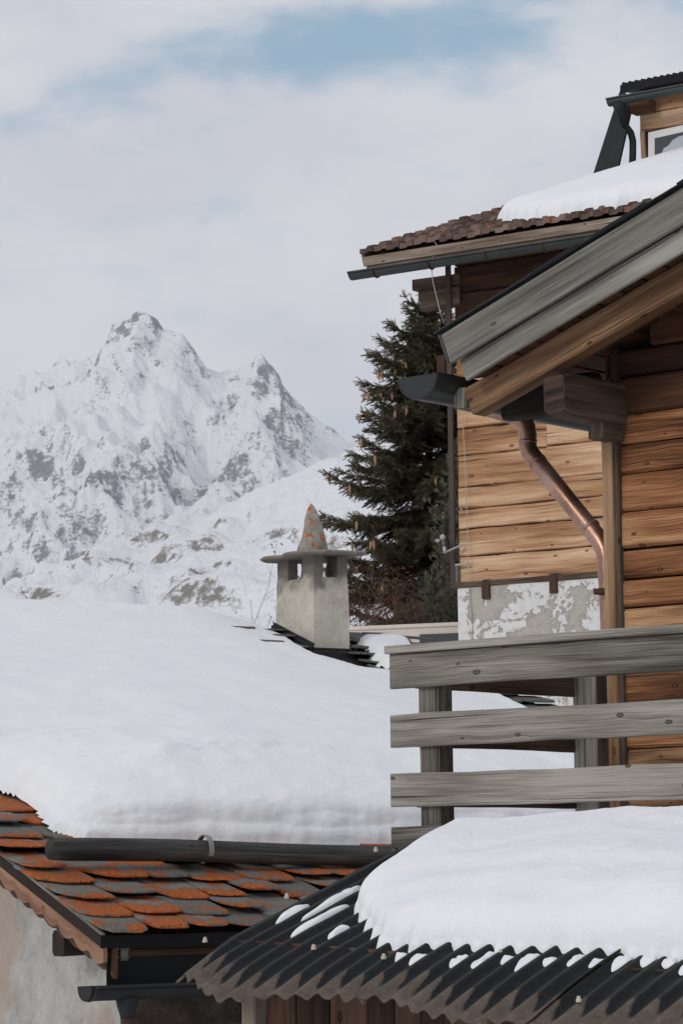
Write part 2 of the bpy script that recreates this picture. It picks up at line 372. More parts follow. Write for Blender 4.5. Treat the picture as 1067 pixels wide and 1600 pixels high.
def peeling():
    m, n, b = newmat('peeling_white_paint'); o = objco(n)
    q = noise(n, o, 1.1, 8., .68, .4); q2 = noise(n, o, 14., 6., .7)
    f = mth(n, 'ADD', q, mth(n, 'MULTIPLY', mth(n, 'SUBTRACT', q2, .5), .35))
    msk = smooth(n, f, .42, .46)
    col = mix(n, msk, ramp(n, q2, [(.35, (.42, .385, .34)), (.7, (.55, .515, .465))]), ramp(n, q2, [(.3, (.62, .615, .6)), (.6, (.76, .755, .74))]))
    ed = smooth(n, mth(n, 'ABSOLUTE', mth(n, 'SUBTRACT', f, .45)), .016, 0.)
    col = mix(n, mth(n, 'MULTIPLY', ed, .5), col, (.2, .17, .14))
    setb(n, b, col=col, rough=.85, spec=.2, nrm=bump(n, mth(n, 'ADD', msk, mth(n, 'MULTIPLY', q2, .5)), .7, .015)); return m
M['peel'] = peeling()

def tilemat():
    m, n, b = newmat('brown_clay_tile'); o = objco(n); rnd = attr(n)
    q = noise(n, o, 14., 5., .65); q2 = noise(n, o, 5., 4., .6)
    col = ramp(n, mth(n, 'MULTIPLY_ADD', rnd, .55, mth(n, 'MULTIPLY', q, .5)), [(.2, (.06, .040, .033)), (.5, (.135, .085, .068)), (.85, (.25, .17, .135))])
    col = mix(n, mth(n, 'MULTIPLY', smooth(n, q, .58, .68), .5), col, (.26, .2, .16))
    col = mix(n, mth(n, 'MULTIPLY', smooth(n, q2, .62, .7), .7), col, (.3, .09, .025))
    setb(n, b, col=col, rough=.8, spec=.25, nrm=bump(n, q, .4, .01)); return m
M['tile'] = tilemat()

def corrmat():
    """wet black sheet that has dried to brown along its lower edge; uv = (crest height 0..1, metres from the eave)"""
    m, n, b = newmat('corrugated_bitumen_sheet'); o = objco(n)
    uv = node(n, 'ShaderNodeSeparateXYZ', {0: node(n, 'ShaderNodeUVMap').outputs[0]}); crest, l = uv.outputs[0], uv.outputs[1]
    q = noise(n, o, 3.2, 4., .6); q2 = noise(n, o, 30., 5., .65); q3 = noise(n, o, 90., 3.)
    e = mth(n, 'SUBTRACT', l, mth(n, 'MULTIPLY_ADD', crest, .11, mth(n, 'MULTIPLY_ADD', q, .26, -.07)))
    wet = smooth(n, mth(n, 'ADD', e, mth(n, 'MULTIPLY', q2, .05)), .02, .06)
    q4 = noise(n, o, 9., 6., .7)
    dry = ramp(n, mth(n, 'MULTIPLY_ADD', q4, .45, mth(n, 'MULTIPLY_ADD', q3, .2, mth(n, 'MULTIPLY', q2, .4))), [(.3, (.06, .046, .037)), (.5, (.105, .083, .068)), (.75, (.17, .14, .118))])
    blk = ramp(n, q2, [(.3, (.005, .006, .007)), (.7, (.014, .0155, .018))])
    cr = mth(n, 'MULTIPLY', smooth(n, crest, .86, 1.), .35)
    col = mix(n, wet, dry, mix(n, cr, blk, (.06, .05, .043)))
    setb(n, b, col=col, rough=smooth(n, wet, 0, 1, .85, .6), spec=.14, nrm=bump(n, mth(n, 'ADD', q2, q3), .35, .008)); return m
M['corr'] = corrmat()

def foliage(name, dark, light):
    m, n, b = newmat(name); rnd = attr(n)
    setb(n, b, col=ramp(n, rnd, [(0., dark), (1., light)]), rough=.65, spec=.25); return m
M['spruce'] = foliage('spruce_needles', (.026, .027, .015), (.21, .18, .098))
M['pine'] = foliage('pine_needles', (.055, .063, .043), (.25, .255, .18))

def glassmat():
    m, n, b = newmat('dark_window_glass'); o = objco(n)
    setb(n, b, col=(.03, .035, .04), rough=.06, spec=.8); return m
M['glass'] = glassmat()

def mountmat(name, rock1, rock2):
    m, n, b = newmat(name); o = objco(n); r = attr(n)
    q = noise(n, vm(n, 'MULTIPLY', o, (1.25, .5, .7)), .045, 7., .68); q2 = noise(n, vm(n, 'MULTIPLY', o, (1, 1, .5)), .012, 6., .65)
    q3 = noise(n, vm(n, 'MULTIPLY', o, (1, 1, 1.6)), .16, 5., .7)
    f = mth(n, 'ADD', r, mth(n, 'ADD', mth(n, 'MULTIPLY', mth(n, 'SUBTRACT', q, .5), 1.2), mth(n, 'MULTIPLY', mth(n, 'SUBTRACT', q2, .5), .9)))
    f = mth(n, 'MULTIPLY_ADD', mth(n, 'SUBTRACT', q3, .5), .95, f)
    msk = mth(n, 'MULTIPLY', smooth(n, f, .46, .74), .92)
    col = mix(n, msk, mix(n, q2, (.80, .82, .85), (.87, .88, .89)), mix(n, q, rock1, rock2))
    setb(n, b, col=col, rough=.85, spec=.15, nrm=bump(n, mth(n, 'ADD', q, mth(n, 'MULTIPLY', q2, 1.5)), .7, 12.)); return m
M['mount'] = mountmat('snowy_rock_face', (.13, .145, .16), (.235, .245, .255))
M['spur'] = mountmat('snowy_heath_slope', (.13, .11, .095), (.24, .21, .185))

# ------------------------------------------------------------------ ground and mountains
def gz(y): t = np.clip((np.asarray(y, float)-23)/15, 0, 1); return 6.0*t*t*(3-2*t)
ys = np.concatenate([np.linspace(-300, 20, 12), np.linspace(22, 60, 30), np.geomspace(70, 5000, 30)])
xs = np.concatenate([-np.geomspace(2500, 8, 24), np.linspace(-6, 6, 12), np.geomspace(8, 2500, 24)])
X, Y = np.meshgrid(xs, ys, indexing='ij')
G = np.stack([X, Y, gz(Y)+.12*fbm(X*.3, Y*.3, 3)-.06], -1).reshape(-1, 3)
struct(mesh_np('ground', G, grid_faces(*X.shape), M['snow'], sm=True), 'snow covered ground between the houses')

def massif(name, sky_px, Yr, depth, back, nx, nt_, mat, rocks, amp, seed, px_rng, pw=1.25, base=5.):
    """terrain whose crest follows a measured skyline at its real distance, falling to the valley"""
    px = np.linspace(px_rng[0], px_rng[1], nx)
    sk = np.interp(px, [p[0] for p in sky_px], [p[1] for p in sky_px])
    cr = np.array([tuple(P(a, b, Yr)) for a, b in zip(px, sk)])
    tt = np.concatenate([np.linspace(-back, 0, 14)[:-1], np.linspace(0, 1, nt_)**1.1])
    x = cr[:, 0][:, None]+0*tt[None, :]; t = 0*x+tt[None, :]
    y = Yr-t*depth
    k = Yr/1000.
    wx = (fbm(x/(190*k)+seed, y/(190*k), 4)-.5)*2
    xw = np.interp((x+wx*150*k*np.clip(t, 0, 1)).ravel(), cr[:, 0], cr[:, 2]).reshape(x.shape)
    H = xw-base; tc_ = np.clip(t, 0, 1)
    z = base+H*np.where(t < 0, 1+t*2.2, (1-tc_)**pw)
    env = np.clip(np.abs(t)*5, 0, 1)*np.clip((1-tc_)*3, 0, 1)
    r1 = fbm(x/(75*k)+seed+.35*y/(75*k), y/(120*k), 6, .52, True); r2 = fbm(x/(22*k)+seed, y/(30*k)+x/(40*k), 5, .55, True)
    z = z+env*amp*((r1-.62)*2.0+(r2-.6)*.55)+(r2-.6)*amp*.42*np.clip(1-np.abs(t)*4, 0, 1)
    dzx = np.gradient(z, axis=0)/np.maximum(np.gradient(x, axis=0), 1e-3); dzy = np.gradient(z, axis=1)/np.where(np.abs(np.gradient(y, axis=1)) < 1e-3, -1e-3, np.gradient(y, axis=1))
    sl_ = np.hypot(dzx, dzy)
    pts = np.stack([x, y, z], -1).reshape(-1, 3)
    qx, qy = project(pts); qx = qx.reshape(x.shape); qy = qy.reshape(x.shape)
    rock = -.27+.40*np.clip((sl_-.55)/.9, -.7, 1)+.75*(fbm(x/(34*k)+5, y/(34*k), 5)-.5)
    for (cx, cy, rx_, ry_, a) in rocks: rock = rock+a*np.exp(-((qx-cx)/rx_)**2-((qy-cy)/ry_)**2)
    o = mesh_np(name, pts, grid_faces(*x.shape), mat, rnd=rock.ravel()+.5-.14, sm=True)
    return struct(o)
sk1 = [(-400, 660), (-200, 640), (-60, 622), (0, 608), (12, 594), (30, 582), (62, 577), (80, 566), (100, 557), (112, 553), (130, 546), (150, 540), (164, 537), (168, 518), (176, 505), (190, 500), (212, 493),
       (222, 491), (236, 496), (246, 503), (256, 516), (270, 514), (286, 518), (298, 534), (310, 556), (322, 572), (338, 579), (356, 584), (372, 574), (388, 566), (402, 559), (412, 561), (420, 570), (428, 571), (437, 577), (441, 592),
       (456, 604), (472, 618), (486, 638), (505, 655), (522, 668), (540, 684), (600, 720), (700, 760), (900, 800)]
o = massif('mountain', sk1, 4000, 1900, .35, 430, 250, M['mount'],
       [(215, 520, 55, 32, .34), (285, 560, 40, 45, .2), (320, 600, 22, 30, .2), (60, 600, 55, 26, .3), (130, 570, 40, 25, .22), (405, 590, 40, 35, .26), (450, 640, 40, 50, .16), (345, 640, 18, 22, .25), (350, 660, 25, 30, .12),
        (70, 740, 60, 50, .18), (250, 725, 45, 25, .2), (145, 830, 60, 40, .2), (110, 810, 70, 50, .06), (480, 690, 40, 30, .1), (215, 660, 70, 45, -.25), (30, 680, 40, 30, .05), (200, 580, 50, 30, .1), (390, 700, 50, 40, .08), (20, 905, 30, 12, .25), (330, 720, 40, 30, -.1)], 95, 3.7, (-420, 760))
o['label'] = 'far snowy mountain with a rocky twin summit'
sk2 = [(-400, 1010), (-150, 990), (-40, 968), (20, 948), (60, 927), (100, 905), (140, 882), (180, 861), (220, 842), (250, 828), (275, 812), (298, 797), (312, 795), (330, 800), (352, 797), (380, 779), (410, 766), (440, 752), (490, 729), (545, 703), (620, 668), (800, 600), (1000, 560)]
o = massif('hill', sk2, 2400, 1250, .3, 330, 150, M['spur'],
       [(60, 930, 60, 14, .4), (150, 880, 70, 18, .35), (235, 840, 45, 16, .35), (295, 803, 28, 12, .42), (310, 900, 45, 30, .26), (320, 945, 50, 25, .22), (420, 840, 50, 22, .25), (200, 930, 80, 25, .16), (450, 835, 30, 20, .2), (345, 812, 30, 10, .15), (460, 760, 90, 30, -.5), (300, 850, 80, 25, .08), (90, 960, 60, 16, .2)], 34, 9.1, (-420, 1000), 1.1)
o['label'] = 'nearer snowy hillside with a brown rocky crest'

# ------------------------------------------------------------------ stone house with slate roof
aS = radians(32); e = V(cos(aS), sin(aS), 0); u = V(-sin(aS), cos(aS), 0); TP = .348
A = P(161, 1460, 20.)                                     # the eave corner
us = (u+Z*TP).normalized(); nS = e.cross(us).normalized(); cs = 1/sqrt(1+TP*TP)
def RS(a, s, h=0.): return A+e*a+us*s+nS*h               # along the eave, up the slope, off the roof
def rs_ab(x, y):
    d = hit(x, y, A, nS)-A; return d.dot(e), d.dot(us)
BR = 8.4/cs; AR = 8.0                                    # ridge distance up the slope, right verge
base = V(A.x+1, A.y+1, 0)
H1 = thing('stone_house', base, 'rendered stone house with lichen covered slate roof under deep snow', 'house')
# slates
def slates(mb, a0, a1, s0, rows, expo, wmin, wmax, fa=None, rl=0.):
    for k in range(rows):
        a = a0-random.uniform(0, .2) if k else a0-.02; s = s0+k*expo
        first = True
        while a < a1:
            w_ = random.uniform(wmin, wmax); L = expo*1.6; lo = s+random.uniform(-.055, .05)*(1 if k else .5)
            if first and k: a = a0-random.uniform(0, .05); first = False
            j = [random.uniform(-.03, .03) for _ in range(8)]; cut = random.uniform(.03, .16); cut2 = random.uniform(.01, .18); w_ = w_
            pr = [(.004, L), (w_-.004, L), (w_, L*.55)]; kk = 11; sk_ = random.uniform(-.25, 1.); pw_ = random.uniform(2.2, 5.); dp_ = random.uniform(.03, .085)
            for q_ in range(kk+1):
                x_ = 1-q_/kk; cx_ = 2*x_-1-sk_*.5; y_ = min(.26, dp_*abs(cx_)**pw_+random.uniform(-.010, .010)+(0 if .06 < x_ < .94 else random.uniform(.0, .05)))
                pr.append((w_*x_+(random.uniform(-.012, .012) if 0 < q_ < kk else 0), y_))
            pr.append((0, L*.55))
            th = random.uniform(.010, .026); r = random.random()
            lift = .016+random.uniform(0, .034); tw = random.uniform(-.008, .008)
            def q(x, y, dh): return RS(a+x, lo+y, (lift*(1-y/L)*2.0)+dh+tw*(x/w_-.5))
            n = len(pr); cx = w_/2
            inner = [(cx+(x-cx)*.95, .016+random.uniform(-.004, .010)+y*.95) for x, y in pr]
            vs_ = [q(x, y, th) for x, y in inner]+[q(x, y, th*.5+random.uniform(-.005, .005)) for x, y in pr]+[q(x, y, 0) for x, y in pr]
            uvt = lambda x, y: (x, max(y, 0))
            fs = [tuple(range(n-1, -1, -1))]; uvs = [[uvt(*inner[i]) for i in range(n-1, -1, -1)]]
            for i in range(n):
                i2 = (i+1) % n
                fs.append((i, i2, n+i2, n+i)); uvs.append([uvt(*inner[i]), uvt(*inner[i2]), uvt(*pr[i2]), uvt(*pr[i])])
                fs.append((n+i, n+i2, 2*n+i2, 2*n+i)); uvs.append([uvt(*pr[i]), uvt(*pr[i2]), uvt(*pr[i2]), uvt(*pr[i])])
            mb.add(vs_, fs, uvs, min(1, max(0, r+rl-(max(0, a-1.6)*.17))))
            a += w_+random.uniform(.004, .014)
mb = MB(); slates(mb, 0., 5., -.11, 13, .335, .27, .47, rl=.22)
roof = mb.build('roof', M['slate'], H1)
da_ = (hit(490, 1022, A, nS)-A).dot(e)
mb = MB(); slates(mb, da_+.44, AR, 5.2, 13, .27, .28, .42, rl=-.1)
mb.build('ridge_slates', M['slatetop'], H1); mb = MB(); slates(mb, da_-.62, da_-.02, 8.0, 3, .27, .28, .42, rl=-.1)
mb.build('ridge_slates', M['slatetop'], H1)
mb = MB()                                                # roof deck and back slope
up_ = [RS(-.0, 0, -.02), RS(AR, 0, -.02), RS(AR, BR, -.02), RS(0, BR, -.02)]
dn_ = [p-Z*.08 for p in up_]
mb.add(up_+dn_, [(0, 1, 2, 3), (7, 6, 5, 4), (0, 4, 5, 1), (1, 5, 6, 2), (3, 2, 6, 7), (0, 3, 7, 4)])
bk = [RS(0, BR, -.02), RS(AR, BR, -.02), RS(AR, BR, -.02)+u*8.0-Z*8*TP, RS(0, BR, -.02)+u*8.0-Z*8*TP]
mb.add(bk+[p-Z*.08 for p in bk], [(0, 1, 2, 3), (7, 6, 5, 4), (0, 4, 5, 1), (1, 5, 6, 2), (3, 2, 6, 7), (0, 3, 7, 4)])
mb.build('roof_deck', M['brownwood'], H1)
# walls
def flat(p): return V(p.x, p.y, 0)
mb = MB(); ga, ea = .42, .40                              # gable set back from the verge, eave wall set back
g0 = RS(ga, 0); zE = A.z-.12
def wp(a, b, z): q = A+e*a+u*b; return V(q.x, q.y, z)
ridge_z = A.z+8.4*TP-.12
nb = 24
for a_, flip in ((ga, 1), (AR-.4, -1)):
    vs_ = []
    for i in range(nb+1):
        b_ = ea+(16.0-ea)*i/nb; zt = A.z+min(b_, 16.8-b_)*TP-.13
        vs_ += [wp(a_, b_, -.3), wp(a_, b_, zt)]
    mb.add(vs_, [(2*i, 2*i+2, 2*i+3, 2*i+1) for i in range(nb)])
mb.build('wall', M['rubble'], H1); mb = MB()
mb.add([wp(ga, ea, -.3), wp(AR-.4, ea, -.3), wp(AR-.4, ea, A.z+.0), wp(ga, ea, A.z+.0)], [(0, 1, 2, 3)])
w2 = mb.build('wall', plaster('stained_brown_render', (.03, .022, .017), (.07, .054, .042), (.14, .11, .09), 6., None, 1.), H1); w2['label'] = 'dark brown wall under the eave'  # brown-stained render, much darker than the gable wall
# barge boards (scalloped) on the gable verge
def barge(off, top, hh, sc, th, mat, s1=7.5, per=.21, ph=0.):
    mb = MB(); n = 260; secs = []
    for i in range(n+1):
        s = .0+s1*i/n; lowr = hh+sc*abs(sin(pi*(s/per+ph)))
        c = RS(off, s, 0)
        secs.append([c-Z*top-e*th/2, c-Z*top+e*th/2, c-Z*(top+lowr)+e*th/2, c-Z*(top+lowr)-e*th/2])
    mb.loft(secs, r=.6); return mb.build('barge_board', mat, H1)
barge(.02, .025, .165, .045, .03, M['barge'], per=.25)
b2 = barge(.10, .06, .22, .025, .03, M['brownwood'], ph=.5); b2['label'] = 'dark inner barge board'
mb = MB(); mb.plank(RS(-.0, 0, .0), RS(-.0, 7.5, .0), nS, .02, .03); mb.build('verge_batten', M['fascia'], H1)
pc = hit(95, 1473, RS(.12, 0), e)
mb = MB(); mb.plank(pc-e*.02, pc+e*.5, Z, .19, .19, .03, .008); mb.build('purlin', M['nearblack'], H1)
# eave metalwork
mb = MB()
q0, q1 = wp(-.02, .0, 0), wp(5, .0, 0)
mb.plank(V(q0.x, q0.y, A.z-.05), V(q1.x, q1.y, A.z-.05), Z, .085, .012, .002, .001)
mb.build('drip_edge', M['blackmetal'], H1)
mb = MB(); q0, q1 = wp(.06, .06, A.z-.265), wp(5, .06, A.z-.265); mb.plank(q0, q1, Z, .20, .015, .002, .001); mb.build('eave_panel', M['blackmetal'], H1)
mb = MB(); q0, q1 = wp(.06, .1, A.z-.135), wp(5, .1, A.z-.135); mb.plank(q0, q1, Z, .05, .06); mb.build('eave_batten', M['brownwood'], H1)
mb = MB(); q0 = wp(.16, .055, A.z-.14); mb.plank(q0, q0+e*.06, Z, .09, .03); mb.build('eave_block', M['fascia'], H1)
gp = hit(133, 1543, A-u*.05, u)
gl = V(gp.x, gp.y, gp.z)
mb = MB(); mb.gutter(gl, gl+e*5.5, -u, .11, .095); gt = mb.build('gutter', M['zincdark'], H1, sm=True)
mb = MB(); mb.gutter(gl+e*.02, gl+e*.035, -u, .117, .101, .004); mb.build('end_cap', M['brownmetal'], gt, sm=True)
mb = MB(); pq = hit(199, 1560, gl, u); mb.tube([pq+Z*.02, pq-Z*.05, pq-Z*.11, pq-Z*.13], [.085, .072, .052, .05], 16); mb.build('outlet', M['zincdark'], gt, sm=True)
mb = MB(); mb.tube([pq-Z*.12, V(pq.x, pq.y, 0)], .047, 14); mb.build('downpipe', M['brownmetal'], H1, sm=True)
# chimney
CH = hit(490, 1022, A, nS); da, db = (CH-A).dot(e), (CH-A).dot(u)
ct = P(490, 900, CH.y).z
fwid = .455; flen = .78
mch = plaster('chimney_render', (.33, .295, .245), (.49, .45, .385), (.62, .585, .52), 4., ct-base.z-0.0, .45)
def cwp(a, b, z): return wp(da+a, db+b, z)
def cprism(mb, a0, a1, b0, b1, z0, z1, tp=0., jit=0.):
    secs = []
    for k in range(5):
        f_ = k/4; z = z0+(z1-z0)*f_; s_ = tp*f_
        secs.append([cwp(a+sa*s_+random.uniform(-jit, jit), b+sb*s_+random.uniform(-jit, jit), z) for a, b, sa, sb in ((a0, b0, 1, 1), (a1, b0, -1, 1), (a1, b1, -1, -1), (a0, b1, 1, -1))])
    mb.loft(secs)
mb = MB(); cprism(mb, 0, fwid, 0, flen, CH.z-.3, ct, .018, .004)
chim = mb.build('chimney', mch, H1)
capz = P(490, 866, CH.y).z
for (a0, b0) in ((.02, .02), (fwid-.14, .02), (.02, flen-.25), (fwid-.14, flen-.25)):
    mb = MB(); cprism(mb, a0, a0+.12, b0, b0+.22, ct-.01, capz, .0, .006); mb.build('chimney_pillar', mch, chim)
mb = MB(); cprism(mb, .05, fwid-.05, .1, flen-.1, ct-.02, ct+.004, 0); mb.build('flue_bed', M['blackmetal'], chim)
# slab: irregular flat stone
mb = MB(); n = 28; secs = [[], [], []]
ca, cb = fwid/2, flen/2
for k in range(n):
    t = 2*pi*k/n; rr = (abs(cos(t))**4+abs(sin(t))**4)**-.25*random.uniform(.92, 1.07)
    a_, b_ = (fwid/2+.19)*rr*cos(t), (flen/2+.2)*rr*sin(t); zz = random.uniform(-.006, .006)+.008*cos(t)
    secs[0].append(cwp(ca+a_*.96, cb+b_*.96, capz+zz)); secs[1].append(cwp(ca+a_, cb+b_, capz+.018+zz)); secs[2].append(cwp(ca+a_*.95, cb+b_*.97, capz+.036+zz))
mb.loft(secs); mb.build('cap_slab', M['stoneslab'], chim)
# pointed capstone
t0 = hit(488, 786, cwp(ca, cb, 0), V(0, 1, 0)); zb = capz+.03; hh = t0.z-zb; secs = []
for k in range(15):
    f_ = k/14; rad = (.112*(1-f_)**.8+.030*(1-f_**6))*(1+.05*sin(9*f_)); secs.append([])
    for j in range(18):
        t = 2*pi*j/18; r_ = rad*(1+.13*sin(2*t+1+f_)+.09*sin(3*t+f_*4)+random.uniform(-.06, .06))
        cc = cwp(ca, cb, zb+hh*f_)
        secs[-1].append(V(cc.x+r_*cos(t)*1.02+.012*sin(f_*3), cc.y+r_*sin(t), cc.z))
mb = MB(); mb.loft(secs); mb.build('capstone', M['capstone'], chim, sm=True)
# lead flashing
mb = MB(); o1 = .045
def fl(a, b, h): p = cwp(a, b, 0); p.z = CH.z+b*TP+h; return p
for (a0, b0, a1, b1, a0o, b0o, a1o, b1o) in ((-.006, flen, -.006, -.006, -o1, flen, -o1, -o1), (-.006, -.006, fwid+.006, -.006, -o1, -o1, fwid+o1, -o1), (fwid+.006, -.006, fwid+.006, flen, fwid+o1, -o1, fwid+o1, flen)):
    hi = .055 if a0 != a1 else .10
    mb.add([fl(a0, b0, hi), fl(a1, b1, hi), fl(a1o, b1o, hi-.02), fl(a0o, b0o, hi-.02), fl(a1o, b1o, -.25), fl(a0o, b0o, -.25)], [(0, 1, 2, 3), (3, 2, 4, 5)])
    p, q = fl(a0, b0, hi+.005), fl(a1, b1, hi+.005); mb.plank(p, q, Z, .02, .025, .003, 0)
mb.build('flashing', M['zincdark'], chim)

# snow on the slate roof
def roof_snow(name, poly_ab, T, Dlow, lowfun, na, ns, amin, amax, smin, smax, surf, nrm, label, cat='snow', dense=None, mat=None):
    a = np.linspace(amin, amax, na)[:, None]+np.zeros((1, ns))
    s1_ = np.linspace(smin, smax, ns)
    if dense: s1_ = np.concatenate([np.linspace(smin, dense, ns*2//3), np.linspace(dense, smax, ns-ns*2//3+1)[1:]])
    s = s1_[None, :]+np.zeros((na, 1))
    t = T(a, s)
    t = np.maximum(t, -.06)
    b0 = surf(a, s); v = b0+t[..., None]*np.array(nrm)
    f = grid_faces(na, ns); tk = t.ravel(); keep = tk[f].max(1) > -.005
    f = f[keep]; used = np.unique(f); mp = -np.ones(na*ns, int); mp[used] = np.arange(len(used))
    v = v.reshape(-1, 3)[used]; f = mp[f]
    o = mesh_np(name, v, f, mat or M['snow'], base=tuple(v.mean(0)), sm=True)
    return tag(o, label, cat)
def surfS(a, s): return np.array(A)+a[..., None]*np.array(e)+s[..., None]*np.array(us)+.085*np.array(nS)
lower = [rs_ab(*q) for q in ((-60, 1192), (-30, 1228), (0, 1246), (30, 1257), (52, 1275), (66, 1290), (84, 1312), (130, 1328), (230, 1331), (330, 1333), (430, 1334), (540, 1336), (640, 1338))]
right = [(AR-.75, lower[-1][1]+.05), (AR-.7, 3.), (AR-.55, 5.), rs_ab(778, 1100), rs_ab(720, 1083), rs_ab(620, 1062), rs_ab(556, 1054), rs_ab(520, 1042), rs_ab(490, 1035), rs_ab(440, 1004), rs_ab(400, 988), rs_ab(368, 978)]
left = [(right[-1][0]-.2, BR+.6), (-1., BR+.6), (-1., lower[0][1]+.3)]
polyS = [tuple(q) for q in lower+right+left]
def soft(d, n):                                           # round off the ridges of a distance field
    for _ in range(n):
        q = np.pad(d, 1, mode='edge'); d = (q[2:, 1:-1]+q[:-2, 1:-1]+q[1:-1, 2:]+q[1:-1, :-2]+2*d)/6
    return d
def rnd_(x): x = np.clip(x, 0, 1); return np.sqrt(np.clip(1-(1-x)**2, 0, 1))
def TS(a, s):
    d0_ = sdist(a, s, polyS); ds_ = soft(d0_, 160); w_ = np.clip(d0_/.12, 0, 1); d0_ = d0_*(1-w_)+np.maximum(ds_, .03)*w_
    d = d0_+.10*(fbm(a*1.7, s*1.7, 3)-.5)+.05*(fbm(a*6, s*6, 3)-.5)
    full = .40+.10*(fbm(a*.7, s*.7, 3)-.5)+.022*(fbm(a*4, s*4, 4)-.5)
    full = full*(1-.90*np.clip((s-3.4)/4.6, 0, 1)**1.0)*np.where(s < 4, .5+.5*np.clip((a-.2)/1.5, 0, 1), 1)*(1-.45*np.clip((a-4.6)/2, 0, 1)*np.clip((s-3.5)/1.5, 0, 1))
    full = full+.10*np.exp(-((a-2.2)/1.0)**2-((s-2.75)/.40)**2)*(.5+fbm(a*3.3+2, s*6, 3))
    lowz = s < 3.6
    wv = .10*(fbm(a*1.4+7, s*.0+3, 3)-.5)
    low = .42*rnd_(d/.17)+.13*rnd_((d-.10-wv*1.6)/.16)+.45*rnd_((d-.08+wv)/.75)
    up = .38*rnd_(d/.25)+.62*np.clip(d/2.2, 0, 1)**.75
    lump = .022*(fbm(a*7, s*9, 4)-.5)*np.clip(1.2-d, 0, 1)
    return np.where(d > 0, full*np.where(lowz, low, up)+lump*rnd_(d/.1), d*.8)
roof_snow('roof_snow', None, TS, 0, 0, 400, 420, -1.2, AR, .6, BR+.6, surfS, nS, 'thick smooth snow blanket covering the slate roof behind the log', dense=3.)
polyR = [rs_ab(*q) for q in ((558, 1012), (600, 1006), (640, 1016), (650, 1056), (618, 1060), (580, 1040), (588, 1030), (566, 1024))]
def TR(a, s):
    d = sdist(a, s, polyR)+.12*(fbm(a*6, s*6, 3)-.5); x = np.clip(d/.25, 0, 1)
    return np.where(d > 0, .09*np.sqrt(np.clip(1-(1-x)**2, 0, 1)), d)
roof_snow('snow_patch', None, TR, 0, 0, 90, 120, AR-2.4, AR, 4.8, BR, surfS, nS, 'small separate snow patch on the slates right of the chimney')

# log snow guard held by an iron strap
la, ls = rs_ab(110, 1372); lr = .083
lc = RS(0, ls, lr+.10)
lp = lambda x, y: hit(x, y, lc, u)
l0, l1 = lp(78, 1327), lp(640, 1337)
LG = thing('snow_guard_log', l0, 'long grey debarked log lying along the slate roof as snow guard', 'log')
mb = MB(); ax = (l1-l0); n = 26; secs = []; bn = ax.normalized().cross(Z).normalized(); bz = bn.cross(ax.normalized())
for i in range(n+1):
    f_ = i/n; c = l0+ax*1.25*f_+Z*.008*sin(f_*7); rr = lr*(1-.03*f_)*(1 if i else .9)
    secs.append([c+(bn*cos(2*pi*k/20)+bz*sin(2*pi*k/20))*rr*(1+.025*sin(k*1.3+f_*9)+random.uniform(-.006, .006)) for k in range(20)])
mb.loft(secs, r=.5); lo_ = mb.build('log', M['log'], LG, sm=True)
mb = MB(); pts = []
cst = lp(316, 1331); 
for k in range(15):
    t = pi*1.12*(1-k/14)-.12
    pts.append(cst+u*cos(t)*(lr+.05)*1.05+Z*sin(t)*(lr+.04)+e*.05*(k/14))
pts.append(pts[-1]-u*.02-Z*.06+e*.01); pts.append(RS(0, 0)+e*((pts[-1]-A).dot(e))+us*((pts[-1]-A).dot(us)-.02)+nS*.075)
secs = []
for i, p in enumerate(pts):
    t = (pts[min(i+1, len(pts)-1)]-pts[max(i-1, 0)]).normalized(); n_ = e.cross(t).normalized()
    secs.append([p-e*.02-n_*.004, p+e*.02-n_*.004, p+e*.02+n_*.004, p-e*.02+n_*.004])
mb.loft(secs); mb.build('strap', M['iron'], LG)

# ------------------------------------------------------------------ near chalet (right edge)
r4, d4 = frame(40)
W = P(945, 980, 16.)
N = thing('wooden_chalet', V(W.x+1.5, W.y+1, 0), 'brown log chalet gable at the right edge with silvered verge boards', 'house')
fp = W-d4*.75
h1 = hit(692, 523, fp, d4); h2 = hit(1067, 294, fp, d4)
rk = (h2-h1); rk = rk/rk.dot(r4); tpN = rk.z                # rake vector per metre along r4
rkd = rk.normalized(); nN = r4.cross(d4)                   # up
upN = d4.cross(rkd)
if upN.z < 0: upN = -upN
s0 = (h1-W).dot(r4)                                        # roof edge along r4 (negative: overhangs the corner)
SR = 3.4                                                   # ridge
def RN(s, back=0., drop=0.):                               # point under the roof's top line
    return h1+rk*(s-s0)+d4*back-upN*drop
def rline(off, s):                                         # vertical height of the roof top line above W at s
    return (h1+rk*(s-s0)).z
tA, bA = hit(696, 573, fp, d4), None
hb = (RN((tA-W).dot(r4)).z-tA.z)*cos(atan(tpN))            # height of upper board
tB = hit(702, 609, fp+d4*.03, d4); hb2 = (RN((tB-W).dot(r4)).z-tB.z)*cos(atan(tpN))
sE = s0
mb = MB(); mb.plank(RN(sE, -.0, hb/2), RN(SR, -.0, hb/2), upN, hb, .035, .005, .002); mb.build('verge_board', M['fascia'], N)
mb = MB(); mb.plank(RN(sE+.03, .05, (hb*.96+hb2)/2), RN(SR, .05, (hb*.96+hb2)/2), upN, hb2-hb*.96, .03, .006, .002); mb.build('verge_board', M['fascia'], N)
mb = MB(); mb.plank(RN(sE-.03, .0, -.014), RN(SR, .0, -.014), upN, .010, .09, .003, .001)
for q in (.62, 1.05, 1.6, 2.3): mb.plank(RN(sE+q, -.0, -.020), RN(sE+q+.35, -.0, -.024), upN, .008, .10, .003, 0)
mb.build('metal_edge', M['zincdark'], N)
mb = MB(); p = RN(sE-.012, .02, hb*.5); mb.plank(p+upN*hb*.52, p-upN*hb*.42, r4, .016, .08, .002, 0); mb.build('edge_flashing', M['zinc'], N)
